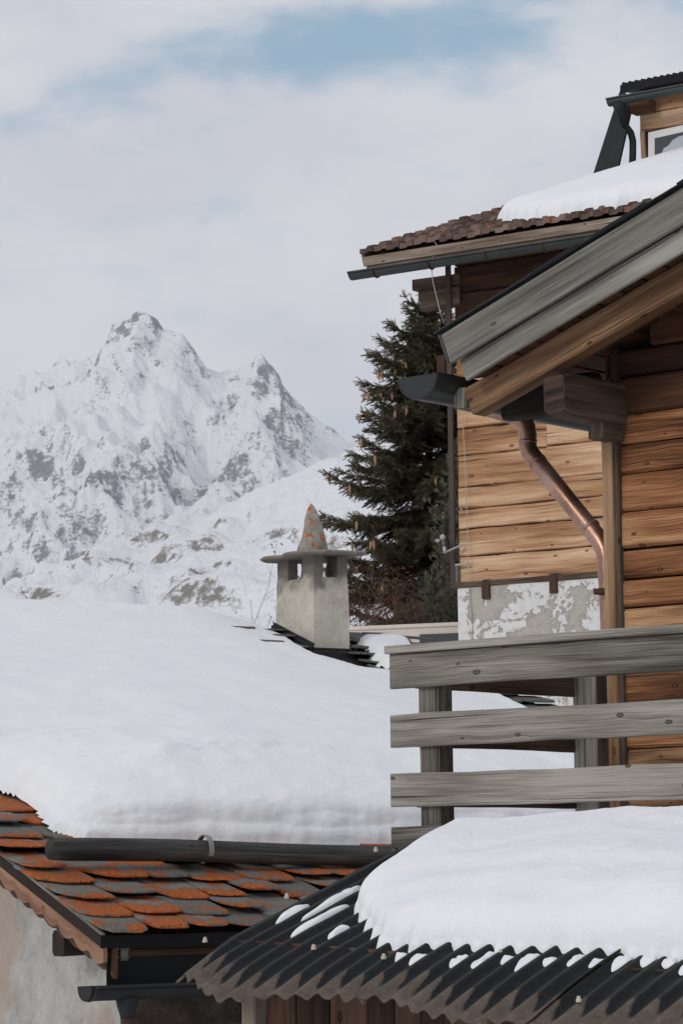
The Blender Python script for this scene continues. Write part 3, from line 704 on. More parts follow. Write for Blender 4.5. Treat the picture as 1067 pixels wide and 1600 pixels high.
# deck: top sheet, soffit boards
mb = MB()
def RM(s, b, dr):                                          # the far slope mirrors the near one about the ridge
    p = RN(2*SR-s, b, dr); q = RN(SR, b, dr); return V(q.x, q.y, p.z)+r4*(s-SR)
c = [RN(s0, .02), RN(SR, .02), RM(2*SR-s0, .02, 0), RM(2*SR-s0, 7, 0), RN(SR, 7), RN(s0, 7)]
k = [p-Z*.1 for p in c]; mb.add(c+k, [(0, 1, 4, 5), (1, 2, 3, 4), (11, 10, 7, 6), (10, 9, 8, 7), (0, 6, 7, 1), (1, 7, 8, 2), (5, 4, 10, 11), (4, 3, 9, 10), (0, 5, 11, 6), (2, 8, 9, 3)])
mb.build('roof', M['zincdark'], N)
mb = MB(); k = 0
while k < 26:
    s = s0+.02+k*.14; mb.plank(RN(s+.066, .06, hb2-.05), RN(s+.066, 1.2, hb2-.05), upN, .02, .13, .004, .001); k += 1
mb.build('soffit', M['soffit'], N)
# rafter
rp = W-d4*.55
ra, rb, rc, rd_ = hit(731, 605, rp, d4), hit(1014, 440, rp, d4), hit(731, 650, rp, d4), hit(1067, 466, rp, d4)
rv = (rb-ra).normalized(); hgt = (ra-rc).length*cos(atan(tpN))
cx0 = (ra+rc)/2+d4*.07
mb = MB(); mb.plank(cx0, cx0+rv*4.2+Z*.03, Z, hgt*1.06, .14, .012, .003, 12); mb.build('rafter', M['rafter'], N)
# purlin and wall plate
pa = hit(886, 615, W-d4*.56, d4)
pw_, ph_ = .15, .235
c0 = pa-r4*pw_/2; c0.z = hit(886, 614, W-d4*.56, d4).z
secs = []
for f_, sc_ in ((0, .86), (.05, .97), (.09, 1.), (.35, 1.), (.62, 1.), (.95, 1.)):
    c = c0+d4*(f_*.95-.02); H_, T_ = ph_/2*sc_, pw_/2*(sc_*.5+.5); b_ = .016
    secs.append([c+r4*x+Z*z for x, z in ((-T_+b_, -H_), (T_-b_, -H_), (T_, -H_+b_), (T_, H_-b_), (T_-b_, H_), (-T_+b_, H_), (-T_, H_-b_), (-T_, -H_+b_))])
mb = MB(); mb.loft(secs); mb.build('purlin', M['beam'], N)
c1 = hit(930, 672, W-d4*.2, d4); mb = MB(); mb.plank(c1, c1+d4*.5, Z, .10, .1); mb.build('wall_plate', M['beam'], N)
c1 = hit(792, 630, W-d4*.08, d4); mb = MB(); mb.plank(c1, c1+r4*.62+Z*.0, Z, .21, .12, .02); mb.build('tie_beam', M['nearblack'], N)
c1 = hit(719, 622, rp, d4); mb = MB(); mb.plank(c1+d4*.0, c1+d4*.14, Z, .12, .085); mb.build('eave_beam', M['fascia'], N)
# gable wall boards
lo_mb, up_mb = MB(), MB(); z = W.z-1.45; zt = W.z+2.2
while z < zt+.6:
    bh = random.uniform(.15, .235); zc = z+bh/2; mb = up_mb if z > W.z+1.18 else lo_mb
    sl0 = max(.06, s0+(zc+bh/2+.16-h1.z)/tpN)
    if sl0 < 6.6:
        mb.plank(W+r4*sl0+Z*(zc-W.z)+d4*random.uniform(-.004, .004)+d4*.05, W+r4*(2*SR-max(.06, sl0))+Z*(zc-W.z+random.uniform(-.004, .004))+d4*.05, Z, bh-.010, .1, .015, .004, 14)
    z += bh
mb = MB(); c = W+d4*.13; a_ = [c+r4*.05, c+r4*(2*SR-.05)]; zl = W.z-1.45
zr = lambda s_: (h1+rk*(s_-s0)).z-.12
bp = [V(a_[0].x, a_[0].y, zl), V(a_[1].x, a_[1].y, zl), V(a_[1].x, a_[1].y, zr(.05)), V((c+r4*SR).x, (c+r4*SR).y, zr(SR)), V(a_[0].x, a_[0].y, zr(.05))]
mb.loft([bp, [p+d4*.03 for p in bp]]); mb.build('wall_core', M['nearblack'], N)
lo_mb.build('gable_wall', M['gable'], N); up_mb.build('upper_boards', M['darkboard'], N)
mb = MB(); q = W+d4*.08; n_ = 14
mb.plank(q+r4*.0+Z*-.2+d4*2.8+r4*.05, q+r4*.05+Z*-.2-d4*.05, Z, 3.6, .06, .004, 0, 1)
mb.build('side_wall', M['gable'], N)
mb = MB(); c = W+r4*SR+d4*.12; zz = W.z-1.45
mb.plank(V(c.x, c.y, zz/2)-r4*(SR-.05), V(c.x, c.y, zz/2)+r4*(SR-.05), Z, zz, .14, .01, 0, 1); mb.build('wall_base', M['rubble'], N)
mb = MB(); z0_, z1_ = W.z-1.2, W.z+1.55
tc0 = hit(955, 900, W-d4*.02, d4); mb.plank(V(tc0.x, tc0.y, z0_), V(tc0.x, tc0.y, z1_-.42), r4, .07, .05, .006, .002, 8, .62); mb.build('corner_trim', M['trim'], N)
tc1 = hit(968, 900, W-d4*.005, d4); mb = MB(); mb.plank(V(tc1.x, tc1.y, z0_), V(tc1.x, tc1.y, z1_), r4, .04, .05, .006, .002, 8, .1); mb.build('corner_batten', M['beam'], N)
# gutter along the eave
gc = hit(662, 589, fp+d4*.05, d4)
mb = MB(); mb.gutter(gc-d4*.06, gc+d4*5, -r4, .145, .135, .008, 16); gN = mb.build('gutter', M['zincN'], N, sm=True)
mb = MB(); q = hit(690, 575, fp+d4*.1, d4); mb.plank(q+Z*.07, q-Z*.06, r4, .06, .02); mb.build('bracket', M['rust'], gN)
# copper downpipe
pp = W+d4*.28
cp = [hit(x, y, pp, d4) for x, y in ((770, 632), (800, 645), (816, 655), (823, 672), (824, 690), (826, 702), (833, 714), (846, 730), (880, 771), (920, 821), (936, 843), (944, 858), (947, 875), (948, 930), (952, 1010), (953, 1100))]
cp = [cp[0]-d4*.1, cp[1], cp[2]]+[hit(x, y, pp, d4) for x, y in ((822, 668), (824, 680), (824, 698), (828, 708), (835, 717), (930, 836), (938, 847), (944, 860), (947, 876), (949, 930), (952, 1010), (953, 1100))]
mb = MB(); mb.tube(cp, [.075, .066, .058]+[.054]*9+[.05]*3, 20); dp = mb.build('downpipe', M['copper'], N, sm=True)
for (x, y, x2, y2) in ((824, 688, 824, 692), (921, 823, 924, 826.5), (838, 720.6, 840.5, 723.8)):
    mb = MB(); mb.tube([hit(x, y, pp, d4), hit(x2, y2, pp, d4)], .0565, 18); mb.build('pipe_joint', M['copper'], dp, sm=True)
mb = MB(); q = hit(946, 924, pp-d4*.06, d4); mb.plank(q-r4*.05, q+r4*.05, Z, .03, .1); mb.build('pipe_clip', M['rust'], dp)

# ------------------------------------------------------------------ balcony railing
C = P(680, 1080, 15.1)
B = thing('balcony_railing', V(C.x, C.y, 0), 'weathered grey plank balcony railing in front of the log chalet', 'railing')
PW = .13
def post(c, z0, z1, w_=PW):
    mb = MB(); mb.plank(V(c.x, c.y, z0), V(c.x, c.y, z1), r4, w_, w_, .008, .002, 8); return mb.build('post', M['rail'], B)
zt = P(680, 1012, 15.).z
post(C, 2.9, zt-.02); post(C+r4*2.9, 2.9, zt-.02); post(C+r4*5.8, 2.9, zt-.02)
Cb = C+d4*1.42; post(Cb, 2.9, zt-.02, .16)
fr_ = C-d4*(PW/2+.02)
LE = hit(613, 1080, fr_, d4)
tops = [(1023, 1076), (1117, 1168), (1210, 1262), (1292, 1346)]
for i, (y0, y1) in enumerate(tops):
    za, zb_ = hit(613, y0, fr_, d4).z, hit(613, y1, fr_, d4).z
    l = hit(612+i*1.2, (y0+y1)/2, fr_, d4)
    mb = MB(); mb.plank(l, V(0, 0, 0)+l+r4*6.2, Z, za-zb_, .04, .005, .004, 24); mb.build('rail', M['rail'], B)
    sp = C-r4*(PW/2+.018); 
    q = V(sp.x, sp.y, (za+zb_)/2)
    mb = MB(); mb.plank(q-d4*.05, q+d4*1.5, Z, za-zb_, .035, .005, .004, 6); mb.build('side_rail', M['beam'], B)
za = hit(603, 1010, fr_, d4).z; zb_ = hit(603, 1023, fr_, d4).z; l = hit(602, 1016, fr_-d4*.035, d4)
l = V(l.x, l.y, (za+zb_)/2)+d4*.07
mb = MB(); mb.plank(l, l+r4*6.25, d4, .16, abs(za-zb_)*.95, .006, .003, 16); mb.build('cap_rail', M['rail'], B)
q = C-r4*.1; q = V(q.x, q.y, l.z)
mb = MB(); mb.plank(q+d4*.06, q+d4*1.5, r4, .15, abs(za-zb_)*.9, .006, .003, 6); mb.build('cap_rail', M['rail'], B)
mb = MB(); q = C+r4*1.3+d4*.62; mb.plank(V(q.x, q.y, 2.9)-r4*1.5, V(q.x, q.y, 2.9)+r4*4.8, d4, 1.7, .12, .01, 0, 2); mb.build('balcony_floor', M['beam'], B)
for s_ in (0, 2.9, 5.8):
    mb = MB(); q = C+r4*s_+d4*.1; mb.plank(V(q.x, q.y, -.2), V(q.x, q.y, 2.84), r4, .14, .14, .01, 0, 2); mb.build('post', M['beam'], B)

# ------------------------------------------------------------------ corrugated shed
SQ = P(350, 1476, 12.)
Ld = None
rr_ = ray(635, 1325); import numpy.linalg as la_
sol = la_.solve(np.array([[d4.x, -rr_.x], [d4.y, -rr_.y]]), -np.array([(SQ-EYE).x, (SQ-EYE).y])); Lr = sol[0]; tq = ((EYE+rr_*sol[1]).z-SQ.z)/Lr
ET = -.045                                                # the old eave sinks slightly to the right
PIT = .098; AMP = .0115
SH = thing('shed', V(SQ.x+1.2, SQ.y+.8, 0), 'low old wooden shed under a dark corrugated roof in the right foreground', 'shed')
LE0 = -.30                                                # eave, metres below SQ along the slope's plan direction
def shed_z(s, l, droop=True):
    s = np.asarray(s, float); l = np.asarray(l, float)
    z = SQ.z+ET*s+np.where(l <= Lr, tq*l, tq*Lr-.3*(l-Lr))
    if droop: q = np.clip(.18-l, 0, None); z = z-.13*q*q
    return z
def SHP(s, l, h=0.):
    s = np.asarray(s, float); l = np.asarray(l, float)
    return np.stack([SQ.x+r4.x*s+d4.x*l, SQ.y+r4.y*s+d4.y*l, shed_z(s, l)+h], -1)
def on_shed(x, y):
    """point of the shed roof plane seen at a photo position -> (s, l)"""
    n = Vector((r4+Z*ET)).cross(d4+Z*tq); p = hit(x, y, SQ, n)-SQ; return p.dot(r4), p.dot(d4)
EAV = sorted(on_shed(*q) for q in ((288, 1505), (318, 1534), (352, 1543), (430, 1538), (518, 1539), (590, 1553), (660, 1571), (727, 1583), (900, 1587), (1040, 1588), (1150, 1595)))
def sheet(sa, sb, lift, edge, seed):
    ns = int((sb-sa)/PIT*12); s = np.linspace(sa, sb, ns); nl = 46
    le = np.interp(s, [q[0] for q in EAV], [q[1] for q in EAV])+edge+.02*(fbm(s*3+seed, s*0+seed, 3)-.5)+.05*(fbm(s*9+seed, s*0+seed*2, 4, .65)-.5)
    k = np.linspace(0, 1, nl)
    l = le[:, None]+(Lr-le[:, None])*k[None, :]; ss = s[:, None]+0*l
    ss2 = ss+.012*(fbm(l*2+seed, ss*.8, 2)-.5)
    ph = 2*pi*ss/PIT; h = AMP*np.cos(ph)*(1+.25*(fbm(ss*3, l*3+seed, 2)-.5))+lift+.012*(fbm(ss*2.5+seed, l*2, 3)-.5)
    tear = np.where(k[None, :] < .03, .008*(fbm(ss*14, l*0+seed, 3)-.5), 0)
    v = SHP(ss2, l+tear, h); v2 = SHP(ss2, l+tear, h-.008)
    # rolled-down verge on the left edge of the first sheet
    if sa < 0:
        dn = np.clip((.13-ss2)/.19, 0, 1)**2*np.clip((.10-l)/.4, 0, 1)*.05; v[..., 2] -= dn; v2[..., 2] -= dn
    f = grid_faces(ns, nl); n = ns*nl
    F = np.concatenate([f, f[:, ::-1]+n])
    i = np.arange(ns-1)*nl; F = np.concatenate([F, np.stack([i, i+n, i+nl+n, i+nl], -1)])
    j = np.arange(nl-1); F = np.concatenate([F, np.stack([j, j+1, j+1+n, j+n], -1)])
    j = j+(ns-1)*nl; F = np.concatenate([F, np.stack([j, j+n, j+1+n, j+1], -1)])
    uv = np.stack([.5+.5*np.cos(ph), l-le[:, None]], -1).reshape(-1, 2)
    return mesh_np('corrugated_sheet', np.concatenate([v.reshape(-1, 3), v2.reshape(-1, 3)]), F, M['corr'], SH, sm=True, uv=np.concatenate([uv, uv]))
sh1 = sheet(-.06, 1.02, 0., 0., 1.); sh2 = sheet(.98, 1.86, .014, .01, 4.); sh3 = sheet(1.82, 3.3, .0, .0, 8.)
sb_ = np.linspace(-.1, 3.3, 260); lb_ = np.linspace(Lr, Lr+1.0, 6); SS, LL = np.meshgrid(sb_, lb_, indexing='ij')
mesh_np('corrugated_sheet', SHP(SS, LL, AMP*np.cos(2*pi*SS/PIT)).reshape(-1, 3), grid_faces(*SS.shape), M['corr'], SH, sm=True, uv=np.stack([.5+.5*np.cos(2*pi*SS/PIT), LL*0+1], -1).reshape(-1, 2))
# screw caps
shn = d4.cross(r4)
def crest(s): return round(s/PIT)*PIT
for (x, y) in ((334, 1476), (448, 1408), (480, 1486), (588, 1500), (589, 1335), (787, 1497), (620, 1350), (900, 1560)):
    s, l = on_shed(x, y); s = crest(s); p = Vector(SHP(s, l, AMP))
    mb = MB(); mb.tube([p, p+Z*.008, p+Z*.013, p+Z*.022], [.011, .011, .008, .006], 10); mb.build('screw_cap', M['cap'], SH)
# walls under the roof
wl = .12
def swp(s, l, z): return V(SQ.x+r4.x*s+d4.x*l, SQ.y+r4.y*s+d4.y*l, z)
mb = MB(); s = .14; 
while s < 3.2:
    w_ = random.uniform(.12, .2); zt_ = float(shed_z(s, wl, False))-.05
    mb.plank(swp(s+w_/2, wl, -.1), swp(s+w_/2, wl+random.uniform(-.004, .004), zt_), r4, w_-.005, .03, .004, .001, 4); s += w_
mb.build('board_wall', M['brownwood'], SH)
mb = MB()
for s in (.10, 1.3, 2.2): mb.plank(swp(s, wl-.05, -.1), swp(s, wl-.05, float(shed_z(s, wl, False))-.06), r4, .07, .08, .006, .002, 5)
mb.build('wall_post', M['eaveboard'], SH)
mb = MB(); mb.plank(swp(.14, wl-.035, float(shed_z(.1, wl, False))-.17), swp(3.2, wl-.035, float(shed_z(3.2, wl, False))-.17), Z, .05, .03); mb.build('wall_batten', M['brownwood'], SH)
mb = MB(); mb.plank(swp(.0, wl-.02, float(shed_z(0, wl, False))-.055), swp(3.2, wl-.02, float(shed_z(3.2, wl, False))-.055), Z, .07, .08); mb.build('eave_purlin', M['brownwood'], SH)
mb = MB(); mb.plank(swp(.12, wl, .95), swp(.12, Lr+.9, .95), Z, 5.0-.95-.6+1.9, .03, .004, 0, 1); 
mb.v = [V(p.x, p.y, min(p.z, 3.55)) for p in mb.v]; mb.build('side_wall', M['brownwood'], SH)

# snow on the shed
pl = [on_shed(*q) for q in ((640, 1328), (600, 1350), (566, 1380), (551, 1400), (556, 1430), (578, 1452), (598, 1476), (650, 1486), (700, 1484), (760, 1488), (850, 1490), (950, 1494), (1067, 1502))]
e0 = pl[-1]; pl2 = pl+[(3.6, e0[1]-.02), (3.6, Lr+.9), (pl[0][0]+.1, Lr+.9)]
def surfH(a, s): return SHP(a, s, .0)
def TH(a, s):
    k = np.floor(a/PIT+.5); am = .5+.9*TAB[(k.astype(int)*7) & 255, 3]
    lob = .013*am*-np.cos(2*pi*a/PIT)*np.clip(1.2-s*1.2, 0, 1)
    d0 = sdist(a, s, pl2)+.07*(fbm(a*3, s*3, 3)-.5); de = d0+lob+.03*(fbm(a*15, s*15, 3)-.5)
    full = .20+.05*(fbm(a*1.1, s*1.1, 3)-.5)+.010*(fbm(a*6, s*6, 3)-.5)
    full = full+np.interp(a.ravel(), [.5, 1.2, 2.5], [-.05, .02, .05]).reshape(a.shape)
    wv = .007*np.sin(24*s+9*fbm(a*1.2, s*2, 3))*np.clip(1.1-s, 0, 1)
    bulk = .45*rnd_((d0-.01)/.24)+.55*rnd_((d0-.01)/.7)
    t = .045*rnd_(de/.05)+(full-.045+wv)*bulk+.006*(fbm(a*12, s*12, 3)-.5)*rnd_(d0/.1)
    return np.where(de > 0, t, de*1.2)
roof_snow('roof_snow', None, TH, 0, 0, 520, 300, .3, 3.3, .0, Lr+.95, surfH, (0, 0, 1), 'rounded snow mound on the corrugated shed roof', dense=.75)
# snow remnants in the valleys
def bit(x, y, L, w_=.03, k=0):
    s, l = on_shed(x, y); s = (math.floor(s/PIT)+.5)*PIT
    n, m_ = 26, 9; a = np.linspace(-1, 1, n)[:, None]+np.zeros((1, m_)); b = np.linspace(-1, 1, m_)[None, :]+np.zeros((n, 1))
    wid = np.clip(1-np.abs(a)**2.4, 0, 1)**.6*(.85+.2*np.sin(a*2.5+k)); ss = s+b*w_*wid; ll = l+a*L/2
    t = .026*np.sqrt(np.clip(1-a*a, 0, 1))*np.sqrt(np.clip(1-b*b, 0, 1))*(.8+.4*vnoise(a*2+k, b*2))
    v = SHP(ss, ll, AMP*np.cos(2*pi*ss/PIT)+.004+t)
    o = mesh_np('snow_remnant', v.reshape(-1, 3), grid_faces(n, m_), M['snow'], base=tuple(v.reshape(-1, 3).mean(0)), sm=True)
    return o
GR = 'snow remnants in the corrugation valleys'
for k, (x, y, L, lb) in enumerate(((520, 1410, .42, 'longest streak of snow in a valley left of the mound'), (470, 1428, .22, 'short snow streak nearest the left roof edge'), (500, 1450, .0, ''), (545, 1395, .16, 'small snow streak high beside the mound'), (512, 1438, .38, 'lower long snow streak left of the mound'), (540, 1457, .13, 'small snow lump below the long streaks'))):
    if L: tag(bit(x, y, L, .028, k), lb, 'snow', GR)
for k, x in enumerate((628, 652, 700, 716, 739, 768, 790, 812, 838, 862, 889, 914, 936, 960, 985, 1012, 1040, 1062)):
    tag(bit(x, 1498+(k*7 % 5)*1.8+(x-800)*.012, .05+.10*((k*37) % 10)/10, .030, k), 'small white snow lump left in a valley just below the snow mound', 'snow', GR)

# ------------------------------------------------------------------ far timber house
r5, d5 = frame(35)
WF = P(717, 915, 36.)
F = thing('timber_house', V(WF.x+2, WF.y+2, 6), 'pale timber house with brown tile roof and peeling white base wall', 'house')
ep = WF-d5*.9
E1 = hit(570, 397, ep, d5); TF = .345
def FP(s, l, h=0.): return E1+r5*s+d5*l+Z*(TF*l+h)
def FW(s, z, out=0.): q = WF+r5*s-d5*out; return V(q.x, q.y, z)
# board wall
zw0 = WF.z; zw1 = E1.z-.05+.9*TF
mb = MB(); z = zw0
up_mb = MB(); lo_mb = mb
while z < zw1-.12:
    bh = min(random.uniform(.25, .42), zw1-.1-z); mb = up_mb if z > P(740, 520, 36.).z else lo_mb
    x = .05
    while x < 4.6:
        ln = random.choice((4.6, 4.6, 2.1, 1.3)); x2 = min(4.6, x+ln)
        mb.plank(FW(x, z+bh/2, random.uniform(0, .012)), FW(x2-.004, z+bh/2+random.uniform(-.012, .012), random.uniform(0, .012)), Z, bh-.018, .1, .013, .008, 10); x = x2
    z += bh
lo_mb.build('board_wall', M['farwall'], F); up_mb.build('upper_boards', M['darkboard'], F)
mb = MB(); q = FW(.1, (zw0+zw1)/2); mb.plank(q+d5*.06, q+d5*5, Z, zw1-zw0, .1, .004, 0, 1)
q = FW(4.5, (zw0+zw1)/2); mb.plank(q+d5*.06, q+d5*5, Z, zw1-zw0, .1, .004, 0, 1); mb.build('side_wall', M['soffit'], F)
mb = MB(); mb.plank(FW(.06, (zw0+5)/2-.05, .03), FW(4.6, (zw0+5)/2-.05, .03), Z, zw0-5+.1, .2, .01, .0, 1); mb.build('plaster_wall', M['peel'], F)
mb = MB(); mb.plank(FW(-.03, zw0-.01, .08), FW(4.6, zw0-.01, .08), Z, .075, .14, .01, .006, 12); mb.build('sill_beam', M['beam'], F)
mb = MB(); mb.plank(FW(-.02, zw0, .1), FW(-.02, zw1-.1, .1), r5, .075, .03, .004, 0); mb.build('corner_strip', M['brownmetal'], F)
for (x, y) in ((759, 923), (864, 914)):
    q = hit(x, y, WF-d5*.15, d5); mb = MB(); mb.plank(q+Z*.1, q-Z*.1, r5, .11, .05, .01, .006)
    mb.plank(q+Z*.11-d5*.0, q+Z*.11+d5*.2, Z, .06, .1); mb.build('bracket', M['rust'], F)
for k, (dz_, ln) in enumerate(((.0, .62), (-.15, .52), (-.27, .5))):
    q = hit(712, 438, WF, d5); mb = MB(); mb.plank(V(q.x, q.y, q.z+dz_)-r5*ln, V(q.x, q.y, q.z+dz_)+r5*.1, Z, .14, .16, .012, .008); mb.build('log_end', M['beam'], F)
# roof deck, tiles
SL = 6.2; LLn = 8.0
mb = MB(); c = [FP(0, 0, -.03), FP(SL, 0, -.03), FP(SL, LLn, -.03), FP(0, LLn, -.03)]; k = [p-Z*.12 for p in c]
mb.add(c+k, [(0, 1, 2, 3), (7, 6, 5, 4), (0, 4, 5, 1), (3, 2, 6, 7), (0, 3, 7, 4), (1, 5, 6, 2)]); mb.build('roof_deck', M['soffit'], F)
mb = MB(); tw_, tl_ = .20, .27
prof = [(0, .004), (.015, .0), (.09, .0), (.105, .008), (.12, .03), (.165, .034), (.186, .03), (.192, .0)]
for k in range(17):
    for i in range(int(SL/tw_)):
        s = -.04+i*tw_+random.uniform(-.006, .006); l = -.05+k*tl_+random.uniform(-.012, .012); r = random.random(); tilt = random.uniform(-.012, .012)
        vs_ = []
        for (l_, h_) in ((l, .075), (l+.1, .066), (l+tl_*1.1, .0)):
            vs_ += [FP(s+x, l_, z_*(1 if l_ < l+.2 else .85)+h_+tilt) for x, z_ in prof]
        vs_ += [FP(s+x, l+.004, z_*.6+.012+tilt) for x, z_ in prof]
        n = len(prof); fs = [(j, j+1, n+j+1, n+j) for j in range(n-1)]+[(n+j, n+j+1, 2*n+j+1, 2*n+j) for j in range(n-1)]+[(3*n+j, 3*n+j+1, j+1, j) for j in range(n-1)]
        fs += [(0, n, 3*n), (n-1, 4*n-1, 2*n-1)]
        mb.add(vs_, fs, None, r)
mb.build('roof_tiles', M['tile'], F)
mb = MB(); mb.plank(FP(-.0, -.02, -.095), FP(SL, -.02, -.095), Z, .12, .03, .004, .003); mb.build('eave_board', M['eaveboard'], F)
mb = MB(); mb.plank(FP(.02, .02, -.19), FP(SL, .02, -.19), Z, .07, .03, .004, .003); mb.build('eave_board', M['eaveboard'], F)
mb = MB(); mb.plank(FP(-.03, .0, -.06), FP(-.03, LLn, -.06), Z, .15, .03, .004, .003); mb.build('verge_board', M['eaveboard'], F)
ga_ = hit(549, 428, ep-d5*.09, d5); gb_ = ga_+r5*(SL+.1)
mb = MB(); mb.gutter(ga_, gb_, -d5, .085, .085); gF = mb.build('gutter', M['zinc'], F, sm=True)
for k in range(7):
    q = ga_+r5*(.38+.82*k); mb = MB(); pts = [q+d5*.1*cos(pi*j/8)*-1+Z*-.093*sin(pi*j/8) for j in range(9)]+[q+d5*.11+Z*.05]
    mb.tube([V(*p) for p in pts], .011, 6); mb.build('bracket', M['rust'], gF)
# dormer
DY = 39.6
Dw = P(1006, 215, DY); 
def dhit(x, y, out=0.): return hit(x, y, Dw-d5*out, d5)
def dpoly(pts, out, th, name, mat, parent):
    mb = MB(); f_ = [dhit(x, y, out) for x, y in pts]; b_ = [p+d5*th for p in f_]; n = len(pts)
    mb.loft([f_, b_]); return mb.build(name, mat, parent)
mb = MB(); z = dhit(1010, 275).z
sA = (dhit(1000, 215)-Dw).dot(r5)
while z < dhit(1010, 150).z:
    bh = random.uniform(.2, .26); a_ = V(Dw.x, Dw.y, z+bh/2)+r5*sA
    if not (dhit(1010, 248).z < z+bh/2 < dhit(1030, 205).z): mb.plank(a_+d5*.05, a_+r5*2.2+d5*.05, Z, bh-.008, .1, .012, .004, 8)
    z += bh
mb.build('dormer_wall', M['farwall'], F)
mb = MB(); mb.plank(dhit(1006.5, 262, .03), dhit(1003.5, 205, .03), r5, .07, .05); mb.build('dormer_post', M['trim'], F)
dpoly([(969, 138), (987, 160), (962, 272), (925, 275)], .30, .05, 'dormer_cheek', M['zincdark'], F)
mb = MB(); q = dhit(1000, 205); mb.plank(q+d5*.1-Z*.1, q+d5*3-Z*.1, Z, 1.3, .08, .004, 0, 1); mb.build('dormer_side_wall', M['blackmetal'], F)
t0_ = dhit(968, 133, .42); t1_ = t0_+r5*2.6
mb = MB(); c = [t0_, t1_, t1_+d5*3+Z*.5, t0_+d5*3+Z*.5]; k = [p-Z*.1 for p in c]; mb.add(c+k, [(0, 1, 2, 3), (7, 6, 5, 4), (0, 4, 5, 1), (3, 2, 6, 7), (0, 3, 7, 4)])
for k in range(26): 
    q = t0_+r5*(.05+.1*k)+Z*.012; mb.tube([q, q+d5*3+Z*.5], .024, 6)
mb.build('dormer_roof', M['blackmetal'], F)
q = dhit(1004, 168, .2); mb = MB(); mb.plank(q-r5*.15, q+r5*.15, Z, .17, .2, .01); mb.build('dormer_beam_end', M['soffit'], F)
g0_ = dhit(951, 157, .52); mb = MB(); mb.gutter(g0_, g0_+r5*2.8, -d5, .085, .09); gD = mb.build('dormer_gutter', M['zinc'], F, sm=True)
dpp = [dhit(x, y, o_) for x, y, o_ in ((966, 160, .52), (968, 170, .5), (970, 182, .45), (976, 196, .3), (985, 208, .16), (988, 220, .12), (988, 238, .12), (987, 268, .12))]
mb = MB(); mb.tube(dpp, [.1, .085, .055]+[.05]*5, 12); mb.build('dormer_downpipe', M['zincdark'], F, sm=True)
win = dpoly([(1012, 207), (1100, 188), (1100, 250), (1012, 270)], .05, .06, 'window', M['white'], F)
dpoly([(1022, 216), (1098, 199), (1098, 250), (1022, 268)], .056, .02, 'glass', M['glass'], win)
dpoly([(1100, 262), (1034, 262), (1033, 240), (1036, 232), (1044, 227), (1050, 219), (1060, 213), (1100, 204)], .066, .006, 'curtain', plain('pale_curtain', (.42, .46, .5), .7, 0, .06, 3.), win)
# snow on the tiles
def tile_sl(x, y):
    n = r5.cross(d5+Z*TF); d = hit(x, y, E1+Z*.05, n)-E1; return d.dot(r5), d.dot(d5)
low = [tile_sl(*q) for q in ((778, 348), (800, 348), (840, 345), (880, 339), (920, 332), (960, 327), (1000, 319), (1060, 311), (1120, 300))]
pf = low+[(SL-.05, low[-1][1]), (SL-.05, LLn), (low[0][0]-.25, LLn), (low[0][0]-.25, low[0][1]+.5)]
def TF_(a, s):
    d = sdist(a, s, pf)+.16*(fbm(a*3, s*3, 4)-.5)+.05*(fbm(a*11, s*11, 3)-.5)
    full = .30+.09*(fbm(a*.8, s*.8, 3)-.5)
    x = np.clip(d/.22, 0, 1); y = np.clip(d/1.3, 0, 1)
    return np.where(d > 0, .02+full*(.5*np.sqrt(1-(1-x)**2)+.5*np.sqrt(1-(1-y)**2)), d*.9)
def surfF(a, s): return np.array(E1)+a[..., None]*np.array(r5)+s[..., None]*np.array(d5)+np.stack([0*a, 0*a, TF*s+.05], -1)
roof_snow('roof_snow', None, TF_, 0, 0, 260, 260, .2, SL, .1, LLn, surfF, (0, 0, 1), 'smooth snow slab on the brown tile roof below the dormer')
# weather sensor, junction box, cable
q = hit(718, 851, WF-d5*.12, d5); qb = hit(695, 863, WF-d5*.3, d5)
WS = thing('weather_sensor', q, 'small white weather sensor on a thin arm at the timber house corner', 'sensor')
mb = MB(); mb.tube([q+r5*.05, qb], .012, 6); mb.build('arm', M['sensor'], WS)
qt = hit(691, 838, WF-d5*.3, d5); mb = MB(); mb.tube([qb-Z*.01, qb.lerp(qt, .35)], .022, 10); mb.build('housing', M['sensor'], WS, sm=True)
mb = MB(); mb.tube([qb.lerp(qt, .35), qb.lerp(qt, .75)], .02, 10); mb.build('collar', M['plastic'], WS, sm=True)
mb = MB(); c = qb.lerp(qt, .95); mb.tube([c+Z*.036*sin(t) for t in np.linspace(-1.5, 1.5, 9)], [max(.004, .036*cos(t)) for t in np.linspace(-1.5, 1.5, 9)], 12); mb.build('dome', M['sensor'], WS, sm=True)
c = hit(684, 845, WF-d5*.3, d5); mb = MB(); mb.tube([c-Z*.02, c+Z*.005, c+Z*.02], [.02, .036, .03], 12); mb.build('cup', M['sensor'], WS, sm=True)
q = hit(712, 897, WF-d5*.08, d5)
JB = thing('junction_box', q, 'small grey junction box with pipe stubs low on the timber house corner', 'box')
mb = MB(); mb.plank(q+Z*.12, q-Z*.12, r5, .1, .06, .012, 0); mb.build('case', M['plastic'], JB)
mb = MB(); q2_ = hit(722, 882, WF-d5*.12, d5); mb.tube([q2_-r5*.1, q2_+r5*.1], .015, 8); mb.build('pipe_stub', M['cable'], JB)
cb = [hit(x, y, WF-d5*(.92 if y < 500 else .14), d5) for x, y in ((676, 374), (684, 385), (673, 408), (676, 440), (688, 490), (694, 505))]
cb2 = [hit(x, y, WF-d5*.14, d5) for x, y in ((722, 640), (726, 720), (729, 800), (731, 890), (734, 925), (736, 950), (738, 985), (735, 1010))]
mb = MB(); mb.tube(cb, .0055, 5); tag(mb.build('cable', M['cable'], base=cb[0]), 'thin pale cable hanging from the tile roof gutter', 'cable')
